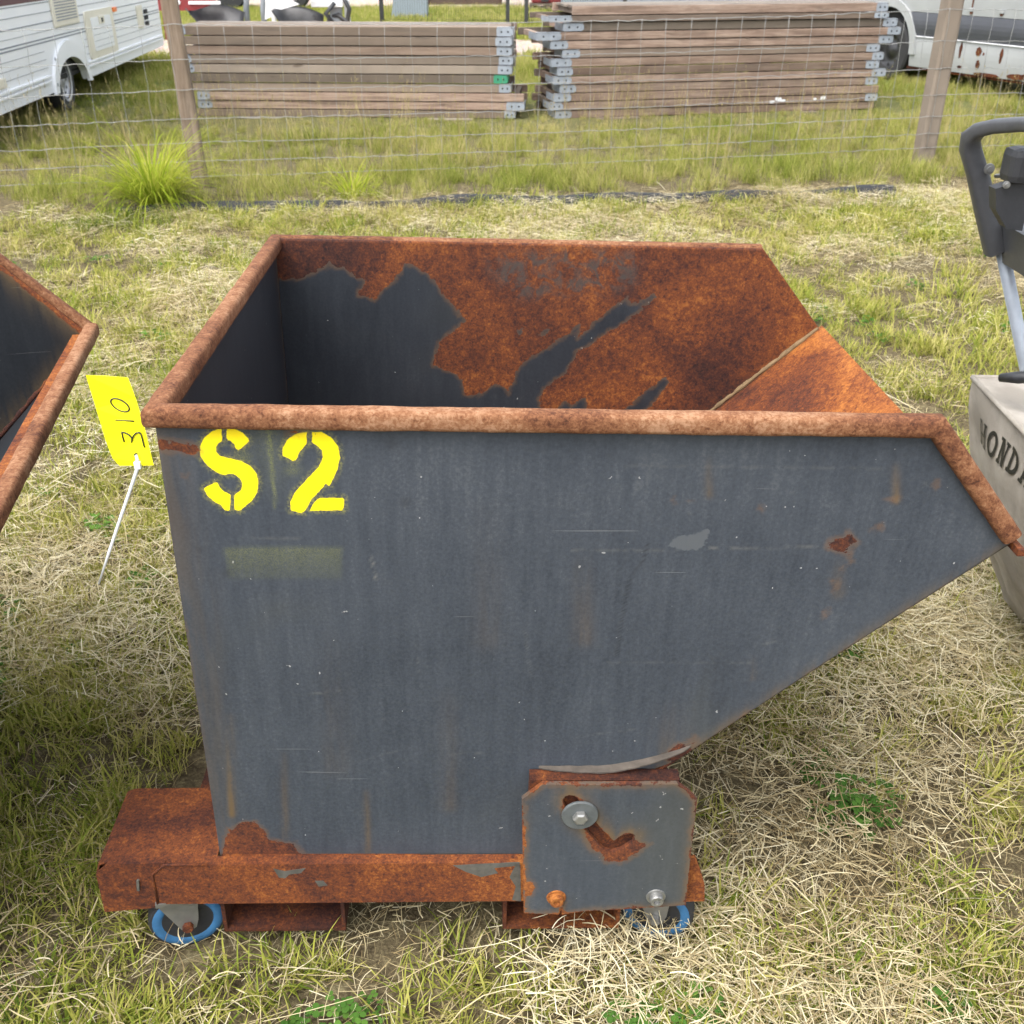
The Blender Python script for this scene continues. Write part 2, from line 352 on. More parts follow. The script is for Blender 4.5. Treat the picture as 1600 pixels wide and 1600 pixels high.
# ------------------------------------------------------------------ signed distance to polygons (wear shapes)
def sdf(P, poly):
    P = np.asarray(P); Q = np.asarray(poly, float); d = np.full(len(P), 1e9); ins = np.zeros(len(P), bool)
    for a, bb in zip(Q, np.roll(Q, -1, 0)):
        e = bb - a; wv = P - a; t = np.clip((wv @ e) / max(e @ e, 1e-12), 0, 1)
        d = np.minimum(d, np.hypot(*(wv - t[:, None] * e).T))
        c = (a[1] > P[:, 1]) != (bb[1] > P[:, 1])
        with np.errstate(divide='ignore', invalid='ignore'):
            ins ^= c & (P[:, 0] < (bb[0] - a[0]) * (P[:, 1] - a[1]) / (bb[1] - a[1]) + a[0])
    return np.where(ins, d, -d)
def enc(s): return np.clip(.5 + 5 * s, 0, 1)
def union(P, polys):
    return np.max([sdf(P, q) for q in polys], 0)
def seg(P, a, b):
    a = np.array(a, float); e = np.array(b, float) - a; t = np.clip(((P - a) @ e) / (e @ e), 0, 1)
    return np.hypot(*(P - a - t[:, None] * e).T), t

# ------------------------------------------------------------------ tipping skip
YAW, TILT = R(2.075), R(1.732); ORG = Vector((-.4837, 1.1419, 0))
ROT = (Matrix.Rotation(YAW, 3, 'Z') @ Matrix.Rotation(TILT, 3, 'Y'))
RN = np.array(ROT); CL = RN.T @ (np.array([0, 0, CAM_H]) - np.array(ORG))
def uz(x, y, v):
    """measured spot on a plane v = const of the skip -> (u, z) on the sheet"""
    d = RN.T @ ray(x, y); t = (v - CL[1]) / d[1]; p = CL + t * d; return (p[0], p[2])
L_, W_, DL, DH, ZR = .997, .905, .150, .172, .948      # rim length, width, nose run, nose drop, rim centre height
ZB, UB = .184, .52                                     # floor height, floor end
NU, NZ = L_ + DL, ZR - DH                              # nose tip
def right_edge(z):
    """u of the body's right outline at height z"""
    top = L_ + (ZR - z) * DL / DH
    k = [(ZB, UB), (.30, .575), (.345, .63), (.362, .675), (.385, .722), (NZ + .003, NU)]
    low = np.interp(z, [a for a, _ in k], [c for _, c in k])
    return np.where(z > NZ, top, low)
def side_wall(name, v, mat, root, fill, du=.0042, solid=.004, u0=.015):
    zs = np.concatenate([np.linspace(ZB, ZR, int((ZR - ZB) / du))]); nu_ = int(1.14 / du)
    U = []; Z = []
    for z in zs:
        U.append(np.linspace(u0, float(right_edge(z)), nu_)); Z.append(np.full(nu_, z))
    U = np.array(U).ravel(); Z = np.array(Z).ravel(); n = nu_
    f = [(j * n + i, j * n + i + 1, (j + 1) * n + i + 1, (j + 1) * n + i) for j in range(len(zs) - 1) for i in range(n - 1)]
    P = np.stack([U, Z], 1)
    # very slight oil-canning of the sheet
    dv = .0025 * np.sin(U * 5.1 + 1) * np.sin(Z * 6.3)
    at = fill(P) if fill else {}
    o = mesh(name, np.stack([U, v + dv, Z], 1), f, mat, root, True, at)
    md = o.modifiers.new('sheet', 'SOLIDIFY'); md.thickness = solid; md.offset = -1
    return o
def zoom(pts, s, ox, oy): return [(ox + x / s, oy + y / s) for x, y in pts]

def front_wear(P):
    q = lambda pts: [uz(x, y, .02) for x, y in pts]
    zl = lambda pts: q(zoom(pts, 2.857, 240, 640)); zr = lambda pts: q(zoom(pts, 2.4615, 950, 700))
    zb = lambda pts: q(zoom(pts, 2.807, 130, 1180)); zp = lambda pts: q(zoom(pts, 3.478, 740, 1130))
    S_ = [[(302, 82), (262, 95), (226, 125), (208, 165), (210, 205), (230, 235), (262, 265), (295, 284), (316, 290), (340, 283), (365, 288), (388, 307), (398, 332), (392, 358), (362, 377), (362, 442),
           (385, 450), (412, 426), (442, 403), (463, 365), (470, 320), (457, 278), (427, 246), (390, 228), (350, 217), (318, 211), (293, 203), (279, 186), (279, 168), (287, 151), (309, 138)],
          [(325, 82), (360, 85), (395, 100), (420, 125), (430, 138), (400, 165), (378, 180), (369, 174), (360, 152), (342, 138), (328, 135)],
          [(283, 320), (225, 347), (240, 380), (275, 410), (300, 422), (320, 447), (335, 450), (343, 440), (345, 376), (320, 366), (298, 348)]]
    T_ = [[(684, 100), (640, 105), (600, 130), (578, 165), (575, 205), (600, 213), (627, 232), (641, 214), (652, 186), (683, 154)],
          [(708, 98), (750, 100), (795, 125), (825, 165), (832, 215), (820, 265), (805, 300), (785, 340), (770, 328), (742, 360), (702, 402), (682, 440), (668, 460), (640, 455), (612, 445), (612, 410),
           (630, 370), (660, 335), (700, 295), (740, 252), (757, 215), (752, 182), (732, 160), (708, 150)],
          [(736, 393), (850, 392), (850, 447), (695, 448), (715, 417)]]
    yel = union(P, [zl(p) for p in S_ + T_])
    rustp = [zb([(590, 445), (610, 410), (640, 330), (665, 322), (700, 305), (745, 310), (770, 330), (800, 350), (812, 370), (870, 390), (920, 392), (962, 435), (940, 462), (600, 475)]),
             zr([(850, 375), (880, 350), (910, 347), (920, 328), (940, 342), (967, 364), (930, 376), (938, 432), (908, 405), (880, 394)]),
             zl([(-10, 130), (60, 140), (150, 155), (200, 175), (205, 185), (170, 195), (120, 188), (-10, 180)]),
             zp([(1050, 170), (1080, 145), (1130, 118), (1200, 150), (1260, 120), (1310, 90), (1330, 85), (1300, 130), (1190, 215), (1100, 225)]),
             zr([(515, 1030), (545, 1018), (540, 1050), (515, 1060)]), zr([(320, 1115), (330, 1112), (340, 1140), (328, 1142)]),
             zl([(600, 92), (655, 96), (640, 110), (605, 108)])]
    thin = [zr([(850, 508), (885, 508), (880, 545), (868, 560), (862, 530)]), zr([(825, 632), (850, 618), (855, 640), (830, 660)]), zr([(890, 470), (905, 455), (900, 475)]),
            zr([(1012, 315), (1040, 298), (1062, 298), (1050, 314)]), zr([(238, 205), (255, 190), (262, 208), (340, 212), (255, 216)]), zr([(1255, 140), (1268, 132), (1272, 150), (1260, 156)]),
            zr([(1060, 200), (1105, 196), (1100, 206)]), zr([(380, 172), (392, 170), (390, 182)]), zr([(580, 232), (592, 230), (590, 241)]), zl([(130, 285), (142, 285), (142, 302), (132, 300)]), zl([(146, 285), (158, 285), (156, 304), (147, 300)])]
    rust = np.maximum(union(P, rustp), union(P, thin) - .0035)
    # rust creeping along the cut lower edge and the left fold
    er = right_edge(P[:, 1]); edge = (er - P[:, 0])
    rust = np.maximum(rust, np.where(P[:, 1] < NZ, -.004 - edge, -1)); rust = np.maximum(rust, -.009 - (P[:, 0] - .015)); rust = np.maximum(rust, -.004 - (P[:, 1] - ZB))
    stain = np.zeros(len(P))
    for x, y0, y1, wd, k in [(358, 1120, 1275, 5, .95), (443, 1180, 1310, 4, .5), (572, 1240, 1338, 4, .75), (1107, 720, 775, 4, .5), (1400, 730, 782, 4, .75), (910, 880, 1000, 9, .3), (700, 1090, 1260, 10, .22),
                             (1178, 1030, 1060, 4, .5), (330, 900, 1330, 10, .35), (1310, 880, 930, 6, .3), (520, 1000, 1200, 14, .14), (760, 800, 1000, 14, .12), (1050, 1120, 1190, 18, .4), (300, 700, 900, 12, .2)]:
        d, t = seg(P, uz(x, y0, .02), uz(x + (y1 - y0) * .02, y1, .02)); stain = np.maximum(stain, k * np.exp(-(d / (wd * .0014)) ** 2) * (.25 + .75 * t))
    stain = np.maximum(stain, np.where(P[:, 1] < NZ, .45 * np.exp(-(np.maximum(edge, 0) / .018) ** 2), 0))
    stain = np.maximum(stain, .3 * np.exp(-((P[:, 0] - .015) / .03) ** 2)); stain = np.maximum(stain, .42 * np.exp(-((P[:, 1] - ZB) / .008) ** 2))
    sp = sdf(P, zl([(305, 607), (400, 603), (620, 602), (850, 606), (850, 760), (330, 760)]))
    x0, z0 = uz(350, 853, .02); z1 = uz(350, 925, .02)[1]
    spray = np.clip(sp / .006, 0, 1) * np.clip((P[:, 1] - z1) / (z0 - z1), 0, 1) ** 1.1 * .55
    a, b_ = zl([(512, 85), (545, 430)]); d, t = seg(P, a, b_); spray = np.maximum(spray, np.exp(-(d / (.004 - .0025 * t)) ** 2) * 1.); 
    spray = np.maximum(spray, .35 * np.exp(-(d / .02) ** 2) * (1 - t))
    for c in ((405, 208), (620, 270)):
        u, z = zl([c])[0]; spray = np.maximum(spray, .6 * np.exp(-(np.hypot(P[:, 0] - u, (P[:, 1] - z) * 1.4) / .011) ** 2))
    flake = sdf(P, zr([(220, 388), (235, 352), (300, 335), (372, 322), (390, 316), (378, 392), (300, 392)]))
    sc1 = [(1012, 850), (1005, 880), (985, 905), (975, 950), (963, 1030)]; scuff = np.zeros(len(P))
    for a, b_ in zip(sc1, sc1[1:]):
        d, _ = seg(P, uz(*a, .02), uz(*b_, .02)); scuff = np.maximum(scuff, .8 * np.exp(-(d / .0016) ** 2))
    for c, s in (((1065, 150), .009), ((1125, 410), .008), ((330, 725), .007), ((212, 620), .005)):
        u, z = zl([c])[0]; scuff = np.maximum(scuff, .5 * np.exp(-(np.hypot(P[:, 0] - u, P[:, 1] - z) / s) ** 2))
    scratch = np.zeros(len(P))
    for x0, y0, x1, y1, k in [(870, 860, 1060, 861, .35), (1100, 858, 1290, 856, .6), (580, 868, 588, 905, .8), (1395, 780, 1407, 782, .7), (945, 1035, 1190, 1036, .2), (980, 728, 1400, 733, .2), (700, 1180, 760, 1176, .3), (1180, 1010, 1230, 1000, .3), (480, 1085, 530, 1080, .3), (650, 1000, 655, 1050, .25), (1440, 760, 1460, 750, .5), (320, 842, 470, 840, .25), (820, 980, 830, 1060, .2), (560, 1190, 640, 1170, .25), (905, 1150, 990, 1140, .25)]:
        d, _ = seg(P, uz(x0, y0, .02), uz(x1, y1, .02)); scratch = np.maximum(scratch, k * np.exp(-(d / .0016) ** 2))
    return dict(scratch=scratch, rust=enc(rust), yel=enc(yel), spray=spray, stain=stain, flake=enc(flake), scuff=scuff)

def far_wear(P):
    q = lambda pts: [uz(x, y, .90) for x, y in pts]
    za = lambda pts: q(zoom(pts, 2.667, 200, 350)); zc = lambda pts: q(zoom(pts, 1.951, 780, 350))
    paint = [za([(575, 300), (610, 225), (720, 222), (780, 195), (840, 165), (900, 170), (985, 235), (960, 295), (1030, 302), (1060, 262), (1110, 230), (1150, 160), (1230, 190), (1290, 262), (1350, 330), (1412, 402),
                 (1368, 430), (1300, 490), (1268, 588), (1350, 612), (1392, 642), (1400, 712), (1462, 705), (1540, 655), (1580, 690), (1600, 720), (1640, 800), (1640, 1500), (500, 1500)]),
             zc([(20, 520), (60, 430), (150, 370), (215, 330), (245, 298), (240, 350), (330, 260), (392, 213), (402, 242), (470, 208), (482, 220), (420, 272), (330, 332), (240, 390), (205, 450), (130, 512), (122, 560),
                 (165, 575), (200, 528), (222, 550), (262, 526), (268, 580), (200, 700), (-60, 700)]),
             zc([(368, 580), (430, 520), (510, 462), (516, 482), (482, 532), (440, 580), (400, 640)]), zc([(52, 322), (72, 312), (76, 330), (58, 342)]), zc([(120, 335), (150, 320), (140, 340)])]
    r = -union(P, paint)
    crust = np.exp(-(np.maximum(0, -sdf(P, zc([(-10, 120), (60, 110), (230, 95), (400, 110), (390, 170), (250, 190), (60, 200)]))) / .02) ** 2)
    st = np.exp(-(seg(P, *zc([(560, 575), (985, 285)]))[0] / .01) ** 2) * .9
    return dict(rust=enc(np.clip(r, -1, .1)), crust=crust, stain=st)

def caster(root, u, v, turn, zt=.105):
    """swivel caster: plate, fork, wheel (core, tyre), axle bolt"""
    e = bpy.data.objects.new('caster', None); COL.objects.link(e); e.parent = root; e.location = (u, v, 0); e.rotation_euler = (0, 0, turn); e.empty_display_size = .05
    r = .063; zc = .030
    core = MB().lathe([(.012, -.017), (.030, -.014), (.042, -.016), (.042, .016), (.030, .014), (.012, .017)], (0, 0, zc), (0, 1, 0), 32).build('wheel_core', M['blackp'], e, True); autosmooth(core)
    autosmooth(MB().lathe([(.040, -.015), (.045, -.0185), (.054, -.0185), (.057, -.016), (.057, .016), (.054, .0185), (.045, .0185), (.040, .015), (.040, -.015)], (0, 0, zc), (0, 1, 0), 36).build('tyre_sidewall', M['blue'], e, True))
    autosmooth(MB().lathe([(.054, -.0165), (.060, -.016), (r, -.009), (r, .009), (.060, .016), (.054, .0165)], (0, 0, zc), (0, 1, 0), 36).build('tyre_tread', M['rubber'], e, True))
    k = MB().box((-.042, -.04, zt - .008), (.042, .04, zt)).lathe([(0, 0), (.027, 0), (.03, .012), (.027, .02), (0, .02)], (0, 0, zt - .03), (0, 0, 1), 20)
    for s in (-1, 1):
        k.prism([(-.045, zt - .012), (.022, zt - .012), (.018, zc + .010), (.013, zc - .008), (.002, zc - .014), (-.010, zc - .010)], lambda a, b, d: (a, d, b), s * .024, s * .027)
    k.build('fork', M['zinc'], e)
    MB().tube([(0, -.034, zc), (0, .034, zc)], .006, 6).lathe([(.0, -.036), (.009, -.036), (.009, -.0275), (0, -.0275)], (0, 0, zc), (0, 1, 0), 6).build('axle_bolt', M['boltrust'] if u < .3 else M['zinc'], e)
    return e

def make_skip(root, wear, lip_pipe):
    mat = M['skin'] if wear else M['skin2']  # second skip: the slate paint at a much darker tone
    side_wall('side_wall', .0205, mat, root, front_wear if wear else None, .0042 if wear else .012)
    fw = (lambda P: far_wear(P)) if wear else (lambda P: dict(rust=enc(np.maximum(.012 - (right_edge(P[:, 1]) - P[:, 0]), .02 - (ZR - P[:, 1]))), stain=.6 * np.exp(-((right_edge(P[:, 1]) - P[:, 0]) / .04) ** 2)))
    fo = side_wall('side_wall', .90, M['skin_shade'] if wear else mat, root, fw, .0052 if wear else .012); fo.modifiers[0].offset = 1
    # end wall (left)
    n = 60; vs = np.linspace(.0275, .8965, n); zs = np.linspace(ZB, ZR, n); V, Z = np.meshgrid(vs, zs)
    P = np.stack([V.ravel(), Z.ravel()], 1); r = np.maximum(.012 - (ZR - P[:, 1]) + .01, np.maximum(.004 - (.8985 - P[:, 0]), -.05))
    uo = np.full(V.size, .017)
    o = mesh('end_wall', np.stack([uo, V.ravel(), Z.ravel()], 1), [(j * n + i, j * n + i + 1, (j + 1) * n + i + 1, (j + 1) * n + i) for j in range(n - 1) for i in range(n - 1)], M['skin_shade'] if wear else mat, root, True,
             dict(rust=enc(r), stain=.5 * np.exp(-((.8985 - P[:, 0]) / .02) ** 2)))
    md = o.modifiers.new('sheet', 'SOLIDIFY'); md.thickness = .004; md.offset = 0
    # floor and chute (one bent sheet)
    prof = [(.02, ZB + .003), (UB - .03, ZB + .003), (.56, .21), (.60, .262), (.66, .325)] + [(.66 + (NU - .66) * t, .325 + (NZ + .012 - .325) * t) for t in np.linspace(.05, 1, 20)]
    vv = np.linspace(.0215, .8985, 40); vt = [(u, v, z) for (u, z) in prof for v in vv]
    o = mesh('chute_plate', vt, [(i * 40 + j, i * 40 + j + 1, (i + 1) * 40 + j + 1, (i + 1) * 40 + j) for i in range(len(prof) - 1) for j in range(39)], M['chute'] if wear else mat, root, True,
             dict(rust=[1.0 if (wear or u > 1.12) else 0.0 for (u, v, z) in vt]))
    md = o.modifiers.new('sheet', 'SOLIDIFY'); md.thickness = .004; md.offset = 0
    # weld bead between the far sheet and the chute
    pts = [(.66 + (NU - .66) * t + random.uniform(-.001, .001), .894, .335 + (NZ + .012 - .33) * t + random.uniform(-.001, .001)) for t in np.linspace(.1, .98, 60)]
    MB().tube(pts, [.0048 + random.uniform(-.0014, .0016) for _ in pts], 6).build('weld_seam', M['weld'] if wear else M['rustdk'], root, True)
    # rim pipe
    def pipe(pts, r=.0138):
        P = []
        for a, b_ in zip(pts, pts[1:]):
            a = Vector(a); b_ = Vector(b_); k = max(2, int((b_ - a).length / .012))
            for i in range(k): P.append(a.lerp(b_, i / k))
        P.append(Vector(pts[-1])); k = []
        for i, p in enumerate(P):
            h = mnoise.noise(p * 23) * .0007 + mnoise.noise(p * 70) * .0004
            k.append(r + h)
        return MB().tube(P, k, 16, sq=.55)
    near = [(L_ + DL * .93, .0175, ZR - DH * .93 + .0), (L_, .0175, ZR), (.017, .0175, ZR), (.017, .917, ZR - .012), (L_, .917, ZR - .010)]
    if lip_pipe: near.append((L_ + DL * .97, .915, ZR - DH * .97))
    autosmooth(pipe(near).build('rim', M['rim'], root, True), 50)
    if lip_pipe:
        autosmooth(pipe([(NU - .002, .012, NZ + .014), (NU - .002, .907, NZ + .014)], .013).build('lip_rim', M['rim'], root, True), 50)
        MB().box((NU - .035, .03, NZ + .004), (NU - .012, .89, NZ + .012)).build('lip_flange', M['rust'], root)
    else:
        MB().box((NU - .006, -.004, NZ - .008), (NU + .004, .90, NZ + .002)).build('lip_edge', M['rust'], root)
    # base frame: front and rear rails with bent corner brackets
    for side, v0, v1 in ((0, 0.0, .05), (1, .86, .91)):
        y = 0.0 if side == 0 else .912; d = 1 if side == 0 else -1
        k = MB().prism([(-.088, .103), (-.088, .172), (-.066, .191), (.765, .191), (.765, .103)], lambda a, b_, t: (a, y + d * t, b_), 0.0, .006)
        k.box((-.066, min(y + d * .006, y + d * .018), .186), (.765, max(y + d * .006, y + d * .018), .191))
        g = k.build('base_rail', M['rust'], root)
        at = g.data.attributes.new('chip', 'FLOAT', 'POINT')
    if wear:
        MB().tube([(-.0875, -.0005, .104), (-.0875, -.0005, .1715), (-.0655, -.0005, .1925), (.0, -.0005, .192)], [.0022] * 4, 6).build('weld_seam', M['rust'], root, True)
        for pl_ in ([(427, 1357), (445, 1361), (478, 1356), (470, 1364), (452, 1366), (446, 1372), (436, 1371)], [(492, 1376), (505, 1376), (512, 1383), (498, 1385)], [(708, 1352), (740, 1350), (812, 1347), (812, 1352), (772, 1356), (778, 1364), (752, 1370), (728, 1362)],
                    [(806, 1351), (813, 1351), (814, 1408), (800, 1406), (806, 1385), (796, 1370)], [(213, 1376), (217, 1376), (218, 1392), (214, 1392)]):
            q = [uz(x, y, 0) for x, y in pl_]; MB().prism(q, lambda a, b_, t: (a, t, b_), -.0006, .0005 if q[0][0] > -.1 else .004).build('paint_scrap', M['zincdull'], root)
    for y, d in ((-.003, 1), (.915, -1)):
        k = MB()
        prof = [(-.178, .165), (-.172, .184), (-.155, .190), (.012, .1905)]
        vs_ = np.linspace(.012, .172, 6)
        # top sheet, rolled down at the outer end
        top = [(a, y + d * v, b_) for a, b_ in prof for v in vs_]; m = len(vs_)
        k.add(top, [(i * m + j, i * m + j + 1, (i + 1) * m + j + 1, (i + 1) * m + j) for i in range(len(prof) - 1) for j in range(m - 1)])
        k.prism([(-.176, .082), (-.083, .092), (-.083, .176), (-.066, .193), (-.155, .190), (-.176, .168)], lambda a, b_, t: (a, y + d * t, b_), .006, .012)
        k.box((-.178, min(y + d * .012, y + d * .172), .085), (-.173, max(y + d * .012, y + d * .172), .166))
        b_ = k.build('corner_bracket', M['rust'], root); md = b_.modifiers.new('sheet', 'SOLIDIFY'); md.thickness = .003
    MB().box((.735, .055, .12), (.765, .857, .188)).build('cross_member', M['rustdk'], root)
    MB().box((-.05, .055, .12), (-.02, .857, .188)).build('cross_member', M['rustdk'], root)
    for u0, u1 in ((.007, .207), (.468, .664)):                   # open fork pockets under the rails
        k = MB(); t = .006; z0, z1 = .022, .1015; y0, y1 = .012, .90
        k.box((u0, y0, z0), (u1, y1, z0 + t)).box((u0, y0, z1 - t), (u1, y1, z1)).box((u0, y0, z0 + t), (u0 + t, y1, z1 - t)).box((u1 - t, y0, z0 + t), (u1, y1, z1 - t))
        k.build('fork_pocket', M['rustdk'], root)
    for u, v, a in ((-.060, .045, R(14)), (.735, .050, R(-16)), (-.06, .85, R(40)), (.735, .86, R(100))): caster(root, u, v, a)
    # hinge plates either side
    for side in (0, 1):
        y0 = -.013 if side == 0 else .925; d = 1 if side == 0 else -1
        q = lambda x, y: uz(740 + x / 3.478, 1130 + y / 3.478, -.013)
        out = [q(*p) for p in [(262, 405), (375, 322), (560, 326), (1110, 322), (1165, 360), (1213, 405), (1200, 520), (1180, 680), (1165, 830), (1150, 978), (1000, 988), (820, 1000), (650, 1008), (560, 1016), (478, 1030), (476, 1000), (490, 965), (470, 1012), (462, 1028), (330, 1024), (272, 1022)]]
        slot = [q(*p) for p in [(482, 410), (495, 388), (520, 380), (548, 384), (568, 402), (600, 450), (650, 510), (700, 570), (760, 628), (800, 600), (850, 588), (876, 600), (862, 640), (800, 680), (750, 692), (710, 680), (670, 640), (600, 565), (540, 500), (495, 445)]]
        ou = np.array(out); lo = ou.min(0); hi = ou.max(0); gs = np.stack(np.meshgrid(np.arange(lo[0], hi[0], .0045), np.arange(lo[1], hi[1], .0045)), -1).reshape(-1, 2)
        keep = (sdf(gs, out) > .002) & (sdf(gs, slot) < -.002); gs = gs[keep]
        vv = [Vector(p) for p in out + slot] + [Vector(p) for p in gs]; no, ns = len(out), len(slot)
        ed = [(i, (i + 1) % no) for i in range(no)] + [(no + i, no + (i + 1) % ns) for i in range(ns)]
        V, _, F, *_ = delaunay_2d_cdt(vv, ed, [], 0, 1e-6)
        V = np.array([tuple(p) for p in V]); F = [t for t in F]
        cen = np.array([V[list(t)].mean(0) for t in F]); ok = (sdf(cen, out) > -1e-6) & (sdf(cen, slot) < 1e-6)
        F = [t for t, k in zip(F, ok) if k]
        so = sdf(V, slot)
        low = sdf(V, [q(*p) for p in [(590, 555), (700, 660), (760, 640), (860, 610), (955, 648), (900, 690), (800, 745), (720, 735), (640, 670)]])
        cor = sdf(V, [q(*p) for p in [(255, 860), (300, 852), (330, 885), (310, 925), (255, 945)]])
        r = np.maximum(np.maximum(low, cor), np.maximum(.0012 - np.abs(so), .0012 - sdf(V, out)))
        o = mesh('hinge_plate', [(a, y0, b_) for a, b_ in V], F, mat, root, False, dict(rust=enc(r), stain=.7 * np.exp(-(np.maximum(-so, 0) / .016) ** 2) + .3 * np.exp(-(sdf(V, out) / .012) ** 2)))
        md = o.modifiers.new('plate', 'SOLIDIFY'); md.thickness = .008; md.offset = 0
        bu, bz = q(575, 480)
        autosmooth(MB().lathe([(0, -.010), (.0265, -.010), (.028, -.0085), (.028, -.006), (0, -.006)], (bu, y0 , bz), (0, d, 0), 32).build('washer', M['washer'], o, True))
        MB().lathe([(0, -.019), (.0085, -.019), (.0115, -.017), (.0115, -.010), (0, -.010)], (bu, y0, bz), (0, d, 0), 6).build('bolt', M['zinc'], o)
        MB().tube([(bu, y0 - d * .006, bz), (bu, y0 + d * .05, bz)], .009, 8).build('pin', M['rustdk'], o)
        for (x, y), mt in (((448, 935), M['boltrust']), ((988, 930), M['zinc'])):
            a, b_ = q(x, y); h = .016
            k = MB().lathe([(.0, -h + .004), (.005, -h + .004), (.0055, -h), (.010, -h), (.0112, -h + .002), (.0112, -.004)], (a, y0, b_), (0, d, 0), 20)
            k.lathe([(.0112, -.006), (.0155, -.006), (.016, -.004)], (a, y0, b_), (0, d, 0), 20); autosmooth(k.build('socket_bolt', mt, o, True))
        # rusty backing rail and stop block behind the plate
        MB().box((.50, min(y0 + d * .006, y0 + d * .03), .20), (.727, max(y0 + d * .006, y0 + d * .03), .372)).build('hinge_backing', M['rustdk'], root)
        MB().prism([(.755, .095), (.80, .095), (.795, .135), (.785, .165), (.775, .19), (.755, .19)], lambda a, b_, t: (a, y0 + d * t, b_), .016, .028).build('end_bracket', M['rust'], root)
        if side == 0:                                              # bent sheet edge curling over the plate
            us = np.linspace(.514, .742, 40); pts = [(u, .3775 + .9 * max(0, u - .60) ** 1.6 + .0012 * mnoise.noise((u * 60, 1, 1))) for u in us]
            k = MB()
            tp_ = lambda u: .0165 - .0125 * max(0, math.sin(math.pi * min(1, max(0, (u - .514) / .228)))) ** .6 - .001 * mnoise.noise((u * 90, 2, 3))
            for (a, b_), (c_, e_) in zip(pts, pts[1:]):
                k.add([(a, .0185, b_), (c_, .0185, e_), (c_, tp_(c_), e_ - .001), (a, tp_(a), b_ - .001), (a, tp_(a), b_ - .0035), (c_, tp_(c_), e_ - .0035)], [(0, 1, 2, 3), (3, 2, 5, 4)])
            k.build('bent_sheet_edge', M['edgetan'], root)
M['edgetan'] = plain('bare_bent_edge', (.075, .062, .050), .8, 0, .6, 45, .4)
M['weld'] = plain('weld_bead', (.15, .095, .045), .8, 0, .4, 60, .5)
M['zincdull'] = plain('dull_primer', (.075, .07, .058), .85, 0, .5, 70, .6)
M['washer'] = plain('painted_washer', (.07, .077, .078), .55, 0, .35, 60, .2)

skip = thing('tipping_skip', 'slate grey rusty tipping skip stencilled S 2 on blue casters', 'skip', ORG, (0, TILT, YAW))
skip.rotation_mode = 'XYZ'
make_skip(skip, True, False)
skip2 = thing('tipping_skip', 'dark tipping skip without stencil, rusty lip pointing at the yellow lot tag', 'skip', (-1.7425, .7816, 0), (0, R(-1.147), R(10.685)))
make_skip(skip2, False, True)

# ------------------------------------------------------------------ yellow lot tag with number and cable tie
def bl(x, y, v): u, z = uz(x, y, v); return Vector((u, v, z))
VT = .034
to_world = Matrix.Translation(ORG) @ ROT.to_4x4()
lot = thing('lot_tag', 'yellow plastic lot tag handwritten 310 with white cable tie', 'tag', to_world @ bl(213, 716, VT))
inv = Matrix.Translation(-(to_world @ bl(213, 716, VT)))
tw = lambda x, y, v: tuple(inv @ to_world @ bl(x, y, v))
outl = [(134, 586), (165, 587), (200, 590), (212, 622), (226, 668), (240, 727), (187, 728), (176, 716), (165, 688), (150, 638)]
# tag curls slightly toward the tie
def curl(x, y): return VT - .006 * ((y - 586) / 140) ** 2 + .004 * math.sin((x - 134) / 30)
n = len(outl); cx_, cy_ = 190, 660
k = MB(); ft = [tw(x, y, curl(x, y)) for x, y in outl]; bk = [tw(x, y, curl(x, y) + .0012) for x, y in outl]
tr = tessellate_polygon([[Vector((x, y, 0)) for x, y in outl]])
k.add(ft + bk, [tuple(t) for t in tr] + [tuple(i + n for i in t[::-1]) for t in tr] + [(i, (i + 1) % n, n + (i + 1) % n, n + i) for i in range(n)])
k.build('tag_plate', M['tagy'], lot)
zt_ = lambda pts: zoom(pts, 2.667, 0, 360)
def stroke(name, pts, r=.00095):
    MB().tube([tw(x, y, curl(x, y) - .0022) for x, y in zt_(pts)], r, 6).build(name, M['ink'], lot, True)
stroke('numeral', [(518, 882), (513, 868), (509, 850), (508, 841), (520, 843), (538, 852), (549, 864), (550, 876), (547, 882), (550, 870), (556, 856), (566, 845), (580, 842), (587, 848), (592, 866), (597, 886), (602, 905)])
stroke('numeral', [(481, 790), (505, 791), (530, 793), (558, 795)])
stroke('numeral', [(500 + 38 * math.cos(a) + 6 * math.sin(a) , 728 + 25 * math.sin(a) + 12 * math.cos(a)) for a in np.linspace(3.0, 3.0 + 6.9, 26)])
hx, hy = zt_([(569, 938)])[0]
MB().lathe([(.0, 0), (.0035, 0)], tw(hx, hy, curl(hx, hy) - .0012), tuple((ROT @ Vector((0, 1, 0)))), 12).build('hole', M['ink'], lot)
tp = [tw(x, y, curl(213, 716) - .004) for x, y in zt_([(567, 936), (574, 960), (575, 985), (545, 1075), (505, 1190), (460, 1325), (412, 1472)])]
MB().tube(tp, [.0016, .0022, .0026, .0022, .0022, .0022, .0014], 6).build('cable_tie', M['tie'], lot, True)
hd = Vector(tw(*zt_([(574, 978)])[0], curl(213, 716) - .004)); MB().box(hd - Vector((.004, .003, .005)), hd + Vector((.004, .003, .005)), .001).build('tie_head', M['tie'], lot)

# ------------------------------------------------------------------ lawn mower
mow = thing('lawn_mower', 'lawn mower with black loop handle and grey canvas bag lettered HONDA', 'mower', (1.5, 1.88, gz(1.5, 1.88)))
mo = Vector(mow.location)
mp = lambda x, y, Y: at_y(x, y, Y) - mo
YF = 2.15
legw = [mp(1522, 250, YF), mp(1545, 330, YF), mp(1562, 395, YF)]
